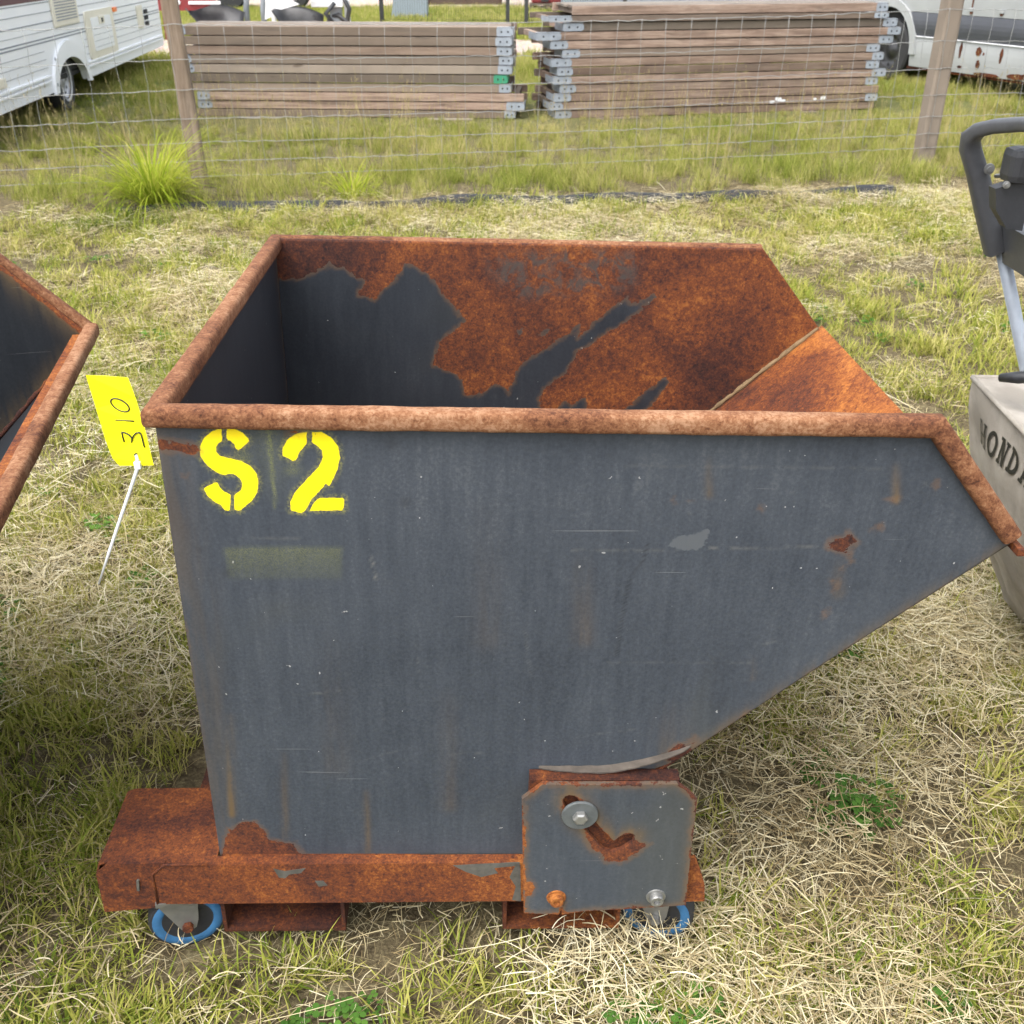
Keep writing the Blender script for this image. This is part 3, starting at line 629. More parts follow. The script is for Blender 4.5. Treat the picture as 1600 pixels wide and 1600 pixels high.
# loop grip: a flattened moulding, far leg -> arched bar -> near leg
def loop_pts(Y0, Y1):
    a = [mp(1557, 392, YF), mp(1541, 330, YF), mp(1527, 270, YF), mp(1516, 232, YF), mp(1517, 214, YF - .012), mp(1530, 203, YF - .035), mp(1556, 197, YF - .075), mp(1600, 194, YF - .14)]
    c = a[-1]; mid = Vector((c.x + .004, (Y0 + Y1) / 2 - mo.y, c.z + .012)); out = a + [mid]
    for p in a[::-1]: out.append(Vector((p.x, (Y0 + Y1) - (p.y + mo.y) - mo.y, p.z)))
    return out
lp = loop_pts(YF, 1.63)
autosmooth(MB().tube(lp, [.023, .021, .0195, .019, .0165, .0145, .0135, .013, .013, .013, .0135, .0145, .0165, .019, .0195, .021, .023], 12, sq=.55).build('loop_handle', M['darkp'], mow, True), 50)
zlo = lp[0].z; xlo = lp[0].x
k = MB(); a0 = mp(1560, 345, YF); a1 = mp(1566, 408, YF)
k.prism([(a0.x, a0.z), (a0.x + .045, a0.z), (a1.x + .045, a1.z), (a1.x - .005, a1.z)], lambda a, b_, t: (a, t, b_), 1.66 - mo.y, YF - .012 - mo.y)
autosmooth(k.build('control_panel', M['darkp'], mow))
MB().tube([mp(1556, 275, YF - .03), mp(1600, 272, YF - .12)], .004, 6).build('clutch_rod', M['zinc'], mow, True)
k = MB(); c0 = mp(1598, 268, YF - .12)
k.box(c0 - Vector((.035, .03, .02)), c0 + Vector((.02, .03, .045)), .015).prism([(-.05, -.01), (.02, .012), (.02, -.09), (-.012, -.085), (-.04, -.05)], lambda a, b_, t: (c0.x + a, c0.y + t, c0.z - .02 + b_), -.012, .02)
k.build('lever_pivot', M['blackp'], mow)
for px, py, Y, rr in ((1546, 264, YF - .028, .009), (1573, 289, YF - .14, .006)):
    p = mp(px, py, Y); MB().lathe([(0, -.005), (rr * .6, -.005), (rr * .62, -.0015), (rr * 1.15, -.001), (rr * 1.2, .002)], p, (0, 1, 0), 14).build('screw', M['zinc'], mow)
tl = mp(1568, 402, YF); tm = mp(1600, 560, YF); dd = (tm - tl).normalized(); te = tl + dd * (tl.z - .12) / abs(dd.z)
for sgn in (0, 1):
    f_ = (lambda p: p) if not sgn else (lambda p: Vector((p.x, 2 * (1.89 - mo.y) - p.y, p.z)))
    MB().tube([f_(tl - dd * .02), f_(te)], .0135, 12).build('handle_tube', M['tubeg'] if 'tubeg' in M else M['galv'], mow, True)
# catcher bag: tapered soft box, rear face towards the skips
def bagp(s, t, r):            # s along y (0 far,1 near), t height 0..1, r rear/front 0..1
    y = 2.165 - .55 * s; zt = .605 - .02 * s; z = .03 + (zt - .03) * t
    x = 1.035 + .19 * (1 - t) ** 1.6 - .02 * math.sin(math.pi * s) * math.sin(math.pi * t) + .45 * r
    y += -.03 * (1 - t) * (1 - 2 * s) ; z += .006 * mnoise.noise((s * 5, t * 5, r * 3)); x += .012 * mnoise.noise((s * 6, t * 6, 4))
    return Vector((x, y, z)) - mo
n = 18; k = MB()
def patch(fn): k.add([fn(i / n, j / n) for i in range(n + 1) for j in range(n + 1)], [(i * (n + 1) + j, i * (n + 1) + j + 1, (i + 1) * (n + 1) + j + 1, (i + 1) * (n + 1) + j) for i in range(n) for j in range(n)])
patch(lambda a, b_: bagp(a, b_, 0)); patch(lambda a, b_: bagp(0, a, b_)); patch(lambda a, b_: bagp(1, a, b_)); patch(lambda a, b_: bagp(a, 0, b_)); patch(lambda a, b_: bagp(a, b_, 1))
patch(lambda a, b_: bagp(a, 1, b_) - Vector((0, 0, .03 * math.sin(math.pi * a) * math.sin(math.pi * b_))))
bag = k.build('grass_bag', M['canvas'], mow); bm = bmesh.new(); bm.from_mesh(bag.data); bmesh.ops.remove_doubles(bm, verts=bm.verts, dist=.0005); bmesh.ops.recalc_face_normals(bm, faces=bm.faces[:]); bm.to_mesh(bag.data); bm.free(); autosmooth(bag, 60)
k = MB(); k.tube([bagp(0, 1, 0), bagp(.5, 1, 0), bagp(1, 1, 0)], .006, 8).tube([bagp(0, 1, 0), bagp(0, 1, .5), bagp(0, 1, 1)], .006, 8); k.build('bag_frame', M['canvas'], bag, True)
hp = mp(1590, 590, 2.0); MB().tube([hp + Vector((-.02, .03, -.012)), hp + Vector((.0, 0, .0)), hp + Vector((.06, -.04, .02))], [.009, .013, .012], 10).build('bag_grip', M['blackp'], bag, True)
# lettering on the rear face
def glyphs():
    bar = lambda x0, y0, x1, y1: [(x0, y0), (x1, y0), (x1, y1), (x0, y1)]
    ring = [[(.5 + .5 * math.cos(a), .5 + .5 * math.sin(a)), (.5 + .5 * math.cos(c), .5 + .5 * math.sin(c)), (.5 + .27 * math.cos(c), .5 + .34 * math.sin(c)), (.5 + .27 * math.cos(a), .5 + .34 * math.sin(a))] for a, c in zip(np.linspace(0, 2 * math.pi, 25)[:-1], np.linspace(0, 2 * math.pi, 25)[1:])]
    bow = [[(.35 + .62 * math.cos(a), .5 + .5 * math.sin(a)), (.35 + .62 * math.cos(c), .5 + .5 * math.sin(c)), (.35 + .37 * math.cos(c), .5 + .34 * math.sin(c)), (.35 + .37 * math.cos(a), .5 + .34 * math.sin(a))] for a, c in zip(np.linspace(-1.57, 1.57, 13)[:-1], np.linspace(-1.57, 1.57, 13)[1:])]
    H = [bar(.12, 0, .30, 1), bar(.70, 0, .88, 1), bar(.30, .45, .70, .56)] + [bar(x, y, x + .32, y + .09) for x in (.05, .63) for y in (0, .91)]
    N = [bar(.14, 0, .32, 1), bar(.70, 0, .86, 1), [(.10, 1), (.38, 1), (.86, 0), (.62, 0)], bar(.02, 0, .42, .13), bar(.58, .87, .98, 1), bar(.0, .87, .2, 1)]
    D = [bar(.12, 0, .35, 1), bar(.0, 0, .36, .14), bar(.0, .86, .36, 1)] + bow
    A = [[(.08, 0), (.28, 0), (.56, 1), (.40, 1)], [(.64, 0), (.92, 0), (.62, 1), (.42, 1)], bar(.28, .26, .70, .38), bar(.0, 0, .38, .13), bar(.58, 0, 1, .13)]
    return [H, ring, N, D, A]
bm = bmesh.new()
for gi_, G in enumerate(glyphs()):
    for q in G:
        n_ = 6; c4 = [Vector((x, y, 0)) for x, y in q]; grid = []
        for a in range(n_ + 1):
            for c_ in range(n_ + 1):
                e = c4[0].lerp(c4[1], a / n_).lerp(c4[3].lerp(c4[2], a / n_), c_ / n_)
                grid.append(bm.verts.new(bagp(.145 + .47 * (gi_ * 1.2 + e.x) / 5.8, .795 + e.y * .10 + .03 * (gi_ / 4), 0) - Vector((.0025, 0, 0))))
        for a in range(n_):
            for c_ in range(n_): bm.faces.new([grid[a * (n_ + 1) + c_], grid[(a + 1) * (n_ + 1) + c_], grid[(a + 1) * (n_ + 1) + c_ + 1], grid[a * (n_ + 1) + c_ + 1]])
me = bpy.data.meshes.new('lettering')
bm.to_mesh(me); bm.free(); me.materials.append(M['ink']); lt = bpy.data.objects.new('lettering', me); COL.objects.link(lt); lt.parent = bag
# deck and wheels beyond the bag
k = MB(); k.box((-.02, -.26, .09), (.60, .26, .22), .05); k.build('deck', M['darkp'], mow)
MB().box((.15, -.14, .221), (.45, .14, .40), .04).build('engine', M['blackp'], mow)
for x in (.02, .55):
    for y in (-.29, .29):
        e = autosmooth(MB().lathe([(.05, -.025), (.09, -.025), (.1, -.012), (.1, .012), (.09, .025), (.05, .025), (.05, -.025)], (x, y, .1), (0, 1, 0), 24).build('wheel', M['rubber'], mow, True))
        MB().lathe([(0, -.02), (.051, -.02), (.051, .02), (0, .02)], (x, y, .1), (0, 1, 0), 20).build('hub', M['gray'], e)

# ------------------------------------------------------------------ wire mesh fence
FA, FB = Vector((-2.11, 7.15, 0)), Vector((3.12, 8.03, 0)); FD = (FB - FA); FL = FD.length; FD.normalize()
fen = thing('wire_fence', 'galvanised sheep wire fence on weathered square timber posts', 'fence', (FA.x, FA.y, 0), (0, 0, math.atan2(FD.y, FD.x)))
for i, (s, lean, wd) in enumerate(((-FL, .01, .1), (0, -.035, .105), (FL, .004, .13), (2 * FL, 0, .12))):
    p = FA + FD * s; z0 = gz(p.x, p.y) - .05; k = MB(); H = 1.42; n = 14
    prof = [(-.5, -.42), (-.36, -.5), (.36, -.5), (.5, -.42), (.5, .42), (.4, .5), (-.4, .5), (-.5, .42)]
    v = []; m = len(prof)
    for j in range(n + 1):
        t = j / n; z = z0 + (H - z0) * t
        for a, b_ in prof:
            wob = .004 * mnoise.noise((a * 3, b_ * 3 + i, z * 3)); v.append((s + a * wd * (1 - .06 * t) + lean * t * 1.3 + wob, .062 + b_ * wd * .9 + wob, z))
    f = [(j * m + a, j * m + (a + 1) % m, (j + 1) * m + (a + 1) % m, (j + 1) * m + a) for j in range(n) for a in range(m)] + [tuple(n * m + a for a in range(m))]
    k.add(v, f); k.build('post', M['post'], fen)
WZ = [.10, .20, .32, .47, .645, .825, 1.03]
def wire_y(s, z): return .004 * math.sin(s * 3 + z * 5)
def sag(s, z):
    t = (s % FL) / FL; return z + .05 * np.clip(s / FL, -1, 2) * .9 - .022 * 4 * t * (1 - t) * (.4 + z) + .006 * mnoise.noise((s * 2.3, z * 9, 0))
for z in WZ:
    ss = np.arange(-FL, 2 * FL + .01, .08)
    MB().tube([(s, wire_y(s, z), sag(s, z) + .004 * math.sin(s * 2 * math.pi / .17 + z * 9)) for s in ss], .0021 if z < 1 else .0024, 5).build('line_wire', M['wire'], fen, True)
i = 0; s = -FL + .1
while s < 2 * FL:
    zz = np.linspace(WZ[0] - .01, WZ[-1] + .01, 9); j = random.uniform(-.012, .012)
    MB().tube([(s + j * math.sin(z * 4) + .004 * math.sin(z * 30 + s), wire_y(s, z) - .003, sag(s, z)) for z in zz], .0016, 4).build('stay_wire', M['wire'], fen, True)
    s += .172 + random.uniform(-.006, .006)

# ------------------------------------------------------------------ timber elements, stacked
ORD = ['bottom', 'second', 'third', 'fourth', 'fifth', 'sixth', 'seventh', 'eighth', 'ninth', 'tenth', 'eleventh', 'twelfth']
def stack(P, ang, rows, where, group, depth=.8, zs=1.0):
    """rows: (shift, length, thickness, left shoe, right shoe, extra look)"""
    z = .004; n = len(rows); d = Vector((math.cos(ang), math.sin(ang), 0)); zg = 0
    for i, (sh, ln, th, ls, rs, look) in enumerate(rows):
        th *= zs
        nm = 'top' if i == n - 1 else ORD[i]
        word = {'': 'weathered', 'grey': 'grey-bleached', 'orange': 'warm brown', 'green': 'green-marked', 'paint': 'paint-splashed'}[look]
        lab = f'{word} steel-shod wooden frame, ' + (f'topmost of the stack {where}' if i == n - 1 else f'{nm} from ground in stack {where}' if i else f'lowest of the stack {where}')
        t = thing('timber_element', lab, 'timber frame', P + d * sh + Vector((0, 0, z)), (0, 0, ang + random.uniform(-.002, .002)), group)
        t['group'] = group
        h = th - .009; yo = random.uniform(-.012, .012)
        MB().box((0, yo, 0), (ln, yo + .045, h), .004).build('front_beam', M['beam'], t)
        MB().box((0, depth - .045, 0), (ln, depth, h), .004).build('rear_beam', M['beam'], t)
        for x in (.05, ln * .33, ln * .66, ln - .1): MB().box((x, yo + .047, .004), (x + .045, depth - .047, h - .012)).build('cross_beam', M['beam'], t)
        for side, on in ((0, ls), (1, rs)):
            if not on: continue
            w_ = .12 if on == 1 else on; x0 = -.004 if side == 0 else ln - w_; x1 = w_ if side == 0 else ln + .004
            mt = M['green'] if (look == 'green' and side) else M['galv']
            k = MB(); k.prism([(x0, .006), (x0 + .012, .001), (x1 - .02, .001), (x1, .015), (x1, h - .018), (x1 - .02, h - .003), (x0 + .012, h - .003), (x0, h - .008)], lambda a, b_, q: (a, q, b_), yo - .004, yo + .0)
            xe = x0 if side == 0 else x1 - .004; k.box((xe, yo - .003, .003), (xe + .004, yo + .30, h - .004)); k.box((x0 + .003, yo - .003, h - .001), (x1 - .003, yo + .05, h + .003))
            sh_ = k.build('corner_shoe', mt, t)
            for xx in (.3, .7): MB().lathe([(0, -.003), (.008, -.002), (.009, 0)], (x0 + (x1 - x0) * xx, yo - .004, h * .5), (0, 1, 0), 8).build('rivet', M['dark'], sh_)
        if i == n - 1:
            for j in range(6): MB().box((.01 + random.uniform(0, .02), .05 + j * .117, h - .018), (ln - .02 - random.uniform(0, .03), .05 + j * .117 + .112, h + .002)).build('plank', M['deck'], t)
        if look == 'paint':
            k = MB()
            for c_ in ((.665, .03, .02), (.685, .05, .03), (.70, .04, .018), (.80, .045, .014), (.825, .05, .025)):
                cx = ln * c_[0]; k.prism([(cx + c_[2] * 1.6 * math.cos(a) * random.uniform(.6, 1.1), h * .5 + (c_[1] - .045) + c_[2] * math.sin(a) * random.uniform(.5, 1)) for a in np.linspace(0, 6, 9)], lambda a, b_, q: (a, q, b_), yo - .002, yo - .0002)
            k.build('paint_splash', M['brightsteel'], t)
        z += th
    for q, s in ((0, .62), (1, 2.5)):
        p = P + d * s; o = MB().box((-.22, -.10, -.02), (.22, depth + .05, .003), .002).build('timber_bearer', M['deck'], None)
        tag(o, f'flat grey wooden bearer under the {"caravan" if "caravan" in where else "van"} end of the stack {where}' if q == ("van" in where.split()) else f'flat grey wooden bearer under the inner end of the stack {where}', 'bearer', 'bearers under the stacks')
        o.location = (p.x, p.y, 0); o.rotation_euler = (0, 0, ang)
rowsL = [(0.0, 3.12, .078, 0, .10, 'grey'), (.02, 3.19, .080, .14, .17, 'orange'), (.03, 3.18, .082, .12, 0, ''), (-.02, 3.10, .085, 0, .11, 'orange'), (-.05, 3.10, .085, 0, .13, 'green'), (-.05, 3.14, .085, .08, .13, ''),
         (-.07, 3.17, .085, .08, .13, ''), (-.08, 3.17, .085, 0, .14, ''), (-.10, 3.19, .085, 0, .15, 'grey'), (-.13, 3.23, .088, .12, .15, 'orange')]
pL0, pL1 = Vector((-3.09, 10.72, 0)), Vector((.07, 10.54, 0)); stack(pL0, math.atan2(pL1.y - pL0.y, pL1.x - pL0.x), rowsL, 'beside the caravan', 'timber frames stacked by the caravan', zs=.965)
rowsR = [(.0, 3.38, .078, .16, 0, 'grey'), (-.05, 3.44, .078, .12, .13, 'paint'), (-.02, 3.41, .078, .17, 0, 'grey'), (.04, 3.33, .078, .16, .13, ''), (-.03, 3.47, .078, .18, .15, 'orange'), (.01, 3.34, .078, .15, .14, ''), (-.05, 3.44, .078, .2, .12, 'orange'),
         (.06, 3.28, .078, .17, .14, ''), (-.06, 3.53, .078, .17, .15, 'orange'), (-.2, 3.73, .076, .24, .14, ''), (.06, 3.43, .078, .2, .15, 'grey'), (-.08, 3.45, .06, .22, .15, ''), (.15, 3.21, .085, 0, .12, 'grey')]
pR0, pR1 = Vector((.42, 10.54, 0)), Vector((3.79, 11.37, 0))
ORD.append('thirteenth'); stack(pR0, math.atan2(pR1.y - pR0.y, pR1.x - pR0.x) * .88, rowsR, 'beside the van', 'timber frames stacked by the van', zs=.985)

# ------------------------------------------------------------------ caravan
ca = R(95.5); car = thing('caravan', 'white caravan with fine horizontal grooves, cream hatch and vent', 'caravan', (-4.41, 10.72, 0), (0, 0, ca))
cw = lambda a, b_, d: (a, d, b_)            # local x along the side, y into the body is +, outer face y=0
arch_in = [(-.06, .235)] + [(.50 + .56 * math.cos(t), .20 + .30 * math.sin(t)) for t in np.linspace(math.pi * .93, math.pi * .07, 14)] + [(1.06, .235)]
side = [(-2.6, .235)] + arch_in + [(5.12, .255), (5.14, .9), (4.7, 2.3), (4.2, 2.62), (-2.6, 2.62)]
MB().prism(side, cw, 0, .05).build('side_wall', M['white'], car)
MB().prism([(-2.6, .26), (5.05, .28), (5.1, .9), (4.66, 2.28), (4.2, 2.58), (-2.6, 2.58)], cw, 1.3, 2.1).build('body', M['white'], car)
MB().box((-2.55, .06, .30), (5.0, 1.29, .34)).build('underfloor', M['dark'], car)
MB().prism([(4.97, .29), (5.08, .9), (4.66, 2.3), (4.2, 2.57), (4.1, 2.4), (4.5, 2.2), (4.95, .9), (4.8, .29)], cw, .051, 1.299).build('end_wall', M['white'], car)
ao = [(.50 + .66 * math.cos(t), .20 + .45 * math.sin(t)) for t in np.linspace(math.pi * .98, math.pi * .02, 18)]; ai = [(.50 + .555 * math.cos(t), .20 + .295 * math.sin(t)) for t in np.linspace(math.pi * .93, math.pi * .07, 18)]
am = MB(); am.prism([(-.165, .22)] + ao + [(1.18, .21)] + [(1.05, .22)] + ai[::-1] + [(-.05, .22)], cw, -.028, .0); arch = am.build('wheel_arch', M['white'], car)
for a, b_ in ((-.09, .30), (-.02, .52)): MB().lathe([(0, -.006), (.014, -.005), (.018, 0)], (a, -.028, b_), (0, 1, 0), 10).build('screw', M['gray'], arch)
for z, th, x0, x1 in ((.832, .010, -2.6, 5.1), (.70, .012, -2.6, 5.1), (.672, .012, -2.6, 5.1), (.92, .006, -2.6, 5.1), (1.0, .008, -2.6, 5.12), (.60, .004, -2.6, -.2), (.53, .004, -2.6, -.2), (.46, .004, -2.6, -.2), (.60, .004, 1.2, 5.1), (.53, .004, 1.2, 5.1), (.46, .004, 1.2, 5.1), (.765, .004, -2.6, 5.1)):
    MB().box((x0, -.003, z), (x1, -.0003, z + th)).build('panel_groove', M['groove'], car)
MB().box((-2.6, -.004, 1.022), (.2, -.0003, 1.09)).build('maroon_stripe', M['maroon'], car)
for x0, x1 in ((-2.6, -.2), (1.19, 5.05)):
    for z in (.345, .385): MB().box((x0, -.022, z - .012), (x1, 0, z + .012), .006).build('skirt_trim', M['white'], car)
vt_ = MB().box((.22, -.020, .775), (1.09, -.0003, 1.15), .008).build('vent_grille', M['cream'], car)
for j in range(11): MB().box((.30, -.024, .828 + j * .026), (1.02, -.0205, .838 + j * .026)).build('slat', M['vrust'] if False else M['groove'], vt_)
def rrect(x0, z0, x1, z1, r, n=5): 
    out = []
    for cx, cz, a0 in ((x1 - r, z1 - r, 0), (x0 + r, z1 - r, 1), (x0 + r, z0 + r, 2), (x1 - r, z0 + r, 3)):
        for i in range(n + 1): a = (a0 + i / n) * math.pi / 2; out.append((cx + r * 1.0 * math.cos(a), cz + r * math.sin(a)))
    return out
hx = MB().prism(rrect(1.30, .39, 2.50, .86, .06), cw, -.018, -.0003).build('service_hatch', M['cream'], car)
MB().prism(rrect(1.50, .465, 2.34, .79, .02), cw, -.024, -.0185).build('hatch_panel', M['white'], hx)
MB().box((1.80, -.036, .72), (2.02, -.0245, .80), .006).build('hatch_lock', M['cream'], hx)
MB().box((1.88, -.039, .735), (1.95, -.0365, .775)).build('keyhole', M['dark'], hx)
for z in (.50, .56, .62, .68): MB().box((1.52, -.0255, z), (2.32, -.0243, z + .004)).build('panel_groove', M['groove'], hx)
MB().box((2.56, -.02, .80), (2.72, -.0003, .85), .006).build('side_marker', M['orange'], car)
MB().box((3.74, -.02, .555), (4.02, -.0003, .815), .02).build('socket_cover', M['cream'], car)
for j in range(3): MB().box((4.15, -.01, .56 + j * .07), (4.36, -.0003, .61 + j * .07)).build('vent_slot', M['dark'], car)
MB().box((-2.58, -.02, .42), (-1.42, -.0003, .50), .01).build('door_step', M['cream'], car)
wheel_o = autosmooth(MB().lathe([(.16, -.0), (.20, -.012), (.265, -.012), (.285, .01), (.288, .08), (.285, .15), (.265, .17), (.16, .17)], (.42, .05, .285), (0, 1, 0), 36).build('wheel', M['rubber'], car, True))
rim_o = MB().lathe([(0, .012), (.045, .01), (.05, .03), (.10, .035), (.15, .02), (.175, -.006), (.195, -.014), (.205, -.006), (.2, .02)], (.42, .05, .285), (0, 1, 0), 32).build('wheel_rim', M['alu'], wheel_o, True)
for j in range(10):
    a = j * math.pi / 5; MB().lathe([(0, 0), (.017, 0)], (.42 + .125 * math.cos(a), .05 + .024, .285 + .125 * math.sin(a)), (0, 1, 0), 10).build('rim_hole', M['dark'], wheel_o)
MB().prism([(-.10, .35), (.05, .62), (.95, .62), (1.10, .35)], cw, .06, .065 + .35).build('wheel_well', M['dark'], car)
for x in (-1.9,): MB().box((x, .3, 0), (x + .12, .42, .3)).build('corner_steady', M['dark'], car)

# ------------------------------------------------------------------ van
va = R(111); van = thing('van', 'white van with dark grey side trim and rust on its sill', 'van', (4.76, 13.7, 0), (0, 0, va))
# local x away from camera, side towards -x world; outer face y=0, body on +y? (normal points to the camera side)
vn = lambda a, b_, d: (a, -d, b_)
arc = [(.30 + .47 * math.cos(t), .33 + .50 * math.sin(t)) for t in np.linspace(math.pi * 1.04, -.04 * math.pi, 16)]
low = [(-4.2, .16), (-.15, .215)] + [(x, z) for x, z in arc if z < .525] 
def clip_band(z0, z1, bulge):
    """part of the side between two heights, left and right of the wheel arch"""
    k = MB(); r = .50
    def ax(z): 
        s = min(1, max(0, (z - .33) / .50)); return .47 * math.sqrt(max(0, 1 - s * s))
    zs = np.linspace(z0, z1, 7)
    for sgn in (-1, 1):
        end = -4.2 if sgn < 0 else 1.3; v = []
        for j, z in enumerate(zs):
            e = .30 + sgn * ax(z) if z < .83 else .30
            d = bulge * math.sin(math.pi * j / 6); v += [(e, -d, z), ((e + end) / 2, -d, z), (end, -d, z), (end, .06, z), (e, .06, z)]
        f = [(5 * j + a, 5 * j + (a + 1) % 5, 5 * j + 5 + (a + 1) % 5, 5 * j + 5 + a) for j in range(6) for a in range(5)] + [(0, 1, 2, 3, 4), tuple(30 + a for a in range(5))]
        k.add(v, f)
    return k
# the side faces world -x: outward is +y local when dir points away; mirror by rotating body to +y
def vb(k): k.v = [(x, -y, z) for x, y, z in k.v]; return k
vb(clip_band(.20, .522, .012)).build('sill_panel', M['vanw'], van)
vb(clip_band(.535, .785, .022)).build('side_trim', M['vand'], van)
vb(clip_band(.522, .535, .02)).build('trim_strip', M['brightsteel'], van)
vb(clip_band(.79, 1.25, .01)).build('door_panel', M['vanw'], van)
MB().box((-4.2, -2.0, .30), (1.3, -.07, 2.45), .12).build('body', M['vanw'], van)
MB().box((-4.15, -.06, .17), (-.12, -.02, .199)).build('sill_rail', M['vrust'], van)
k = MB(); k.prism([(.30 + .47 * math.cos(t), .33 + .50 * math.sin(t)) for t in np.linspace(math.pi, 0, 18)] + [(.30 + .56 * math.cos(t), .33 + .59 * math.sin(t)) for t in np.linspace(0, math.pi, 18)], lambda a, b_, d: (a, d, b_), .0, .035)
k.build('wheel_arch', M['vanw'], van)
MB().box((-.16, -.5, .15), (.78, -.066, .84)).build('wheel_well', M['dark'], van)
vw = autosmooth(MB().lathe([(.19, .0), (.24, .012), (.32, .012), (.345, -.01), (.35, -.09), (.345, -.17), (.32, -.19), (.19, -.19)], (.23, -.005, .345), (0, 1, 0), 36).build('wheel', M['rubber'], van, True))
MB().lathe([(0, -.03), (.07, -.03), (.08, -.05), (.15, -.045), (.2, -.01), (.225, .004), (.225, -.06)], (.23, -.005, .345), (0, 1, 0), 30).build('wheel_rim', M['steel'], vw, True)
for j in range(8):
    a = j * math.pi / 4; MB().lathe([(0, 0), (.024, 0)], (.23 + .17 * math.cos(a), -.005 - .02, .345 + .17 * math.sin(a)), (0, 1, 0), 10).build('rim_hole', M['dark'], vw)
def blotch(cx, cz, rx, rz, y=.0135, n=18):
    rx *= .75; rz *= .85
    return MB().prism([(cx + rx * math.cos(a) * (1 + .35 * mnoise.noise((math.cos(a) * 2 + cx * 5, math.sin(a) * 2, cz))), cz + rz * math.sin(a) * (1 + .3 * mnoise.noise((math.cos(a) * 3, cx * 7, math.sin(a) * 3)))) for a in np.linspace(0, 2 * math.pi * (1 - 1 / n), n)], lambda a, b_, d: (a, d, b_), y - .006, y).build('rust_patch', M['vrust'], van)
for cx, cz, rx, rz in ((-1.0, .43, .028, .10), (-1.28, .44, .055, .055), (-1.30, .31, .04, .055), (-1.62, .42, .03, .09), (-1.36, .42, .015, .02), (-1.9, .235, .22, .03), (-1.45, .215, .25, .022), (-2.2, .26, .3, .04), (-1.03, .26, .05, .02)): blotch(cx, cz, rx, rz)
for cx in (-1.05, -1.5):
    blotch(cx, .835, .035, .035, .012); MB().box((cx - .03, .004, .83), (cx + .03, .024, .87), .008).build('door_roller', M['vanw'], van)
blotch(-1.05, .95, .014, .10, .0135)

# ------------------------------------------------------------------ implements and yard clutter beyond the track
def mouldboard(base, name, mat, root, w_, h_, flip=1):
    n = 12; v = []
    for i in range(n + 1):
        s = i / n
        for j in range(n + 1):
            t = j / n; top = h_ * (.92 + .08 * math.sin(math.pi * s) - .25 * s ** 3); bot = h_ * .86 * max(0, 1 - s / .42) ** 1.5
            z = bot + (top - bot) * t; y = -.18 * (1 - t) ** 2 * (1 - s * .3) + .16 * t * t
            v.append((flip * (s * w_), y, z))
    o = mesh(name, [Vector(p) + Vector(base) for p in v], [(i * (n + 1) + j, i * (n + 1) + j + 1, (i + 1) * (n + 1) + j + 1, (i + 1) * (n + 1) + j) for i in range(n) for j in range(n)], mat, root, True)
    md = o.modifiers.new('plate', 'SOLIDIFY'); md.thickness = .012; return o
pp = at_y(285, 30, 20); pl = thing('plough', 'red plough with curved black mouldboard behind the timber', 'plough', (pp.x, 20, 0))
mouldboard((.12, 0, .16), 'mouldboard', M['steel'], pl, .95, .44)
MB().prism([(-.6, .50), (.25, .50), (.55, .58), (.70, .70), (.70, .82), (-.6, .82)], cw, -.16, -.06).build('frame_beam', M['red'], pl)
MB().box((.2, -.2, .60), (.75, -.161, .65)).build('share_bar', M['brightsteel'], pl); MB().lathe([(0, -.02), (.035, -.018), (.04, 0)], (.02, -.165, .63), (0, 1, 0), 10).build('bolt', M['brightsteel'], pl)
MB().box((-.35, .02, 0), (-.27, .10, .50)).build('support_leg', M['red'], pl); MB().box((.5, .15, 0), (.57, .22, .6)).build('support_leg', M['red'], pl)
MB().prism([(-.6, .82), (1.0, .82), (1.0, 1.0), (-.6, 1.0)], cw, .0, .12).build('main_beam', M['red'], pl)
for x in (1.05, 1.35): MB().tube([(x, .4, 0), (x, .4, .5), (x + .1, .4, 1.1)], .05, 10).build('depth_wheel_stay', M['gray'], pl, True)
pp = at_y(418, 30, 20); wp = thing('plough', 'white plough with dark mouldboards and grey wheel stand', 'plough', (pp.x, 20, 0))
mouldboard((.12, 0, .10), 'mouldboard', M['steel'], wp, .85, .46)
MB().prism([(0, .36), (.16, .42), (.10, .55), (.3, .52), (.62, .60), (.5, .66), (.85, .72), (.9, .95), (.05, .95), (.04, .62)], cw, -.22, -.17).build('shin_plate', M['brightsteel'], wp)
MB().box((.8, -.1, .55), (1.35, .05, .66), .02).build('frame_beam', M['brightsteel'], wp)
MB().tube([(1.22, -.1, .62), (1.05, -.1, .45), (1.18, -.1, .28)], .035, 8).build('hose', M['blackp'], wp, True)
MB().box((1.1, 0, 0), (1.3, .2, .56), .02).build('wheel_stand', M['gray'], wp)
MB().tube([(1.0, .1, .18), (1.1, .05, .40), (1.25, 0, .42), (1.4, 0, .3), (1.45, .02, .52), (1.3, .05, .8)], .04, 8).build('linkage', M['steel'], wp, True)
MB().box((-.1, .1, .95), (1.5, .25, 1.1)).build('main_beam', M['brightsteel'], wp); MB().box((.05, .1, 0), (.12, .18, .96)).build('support_leg', M['brightsteel'], wp); MB().box((1.35, .1, 0), (1.44, .18, .95)).build('support_leg', M['brightsteel'], wp)
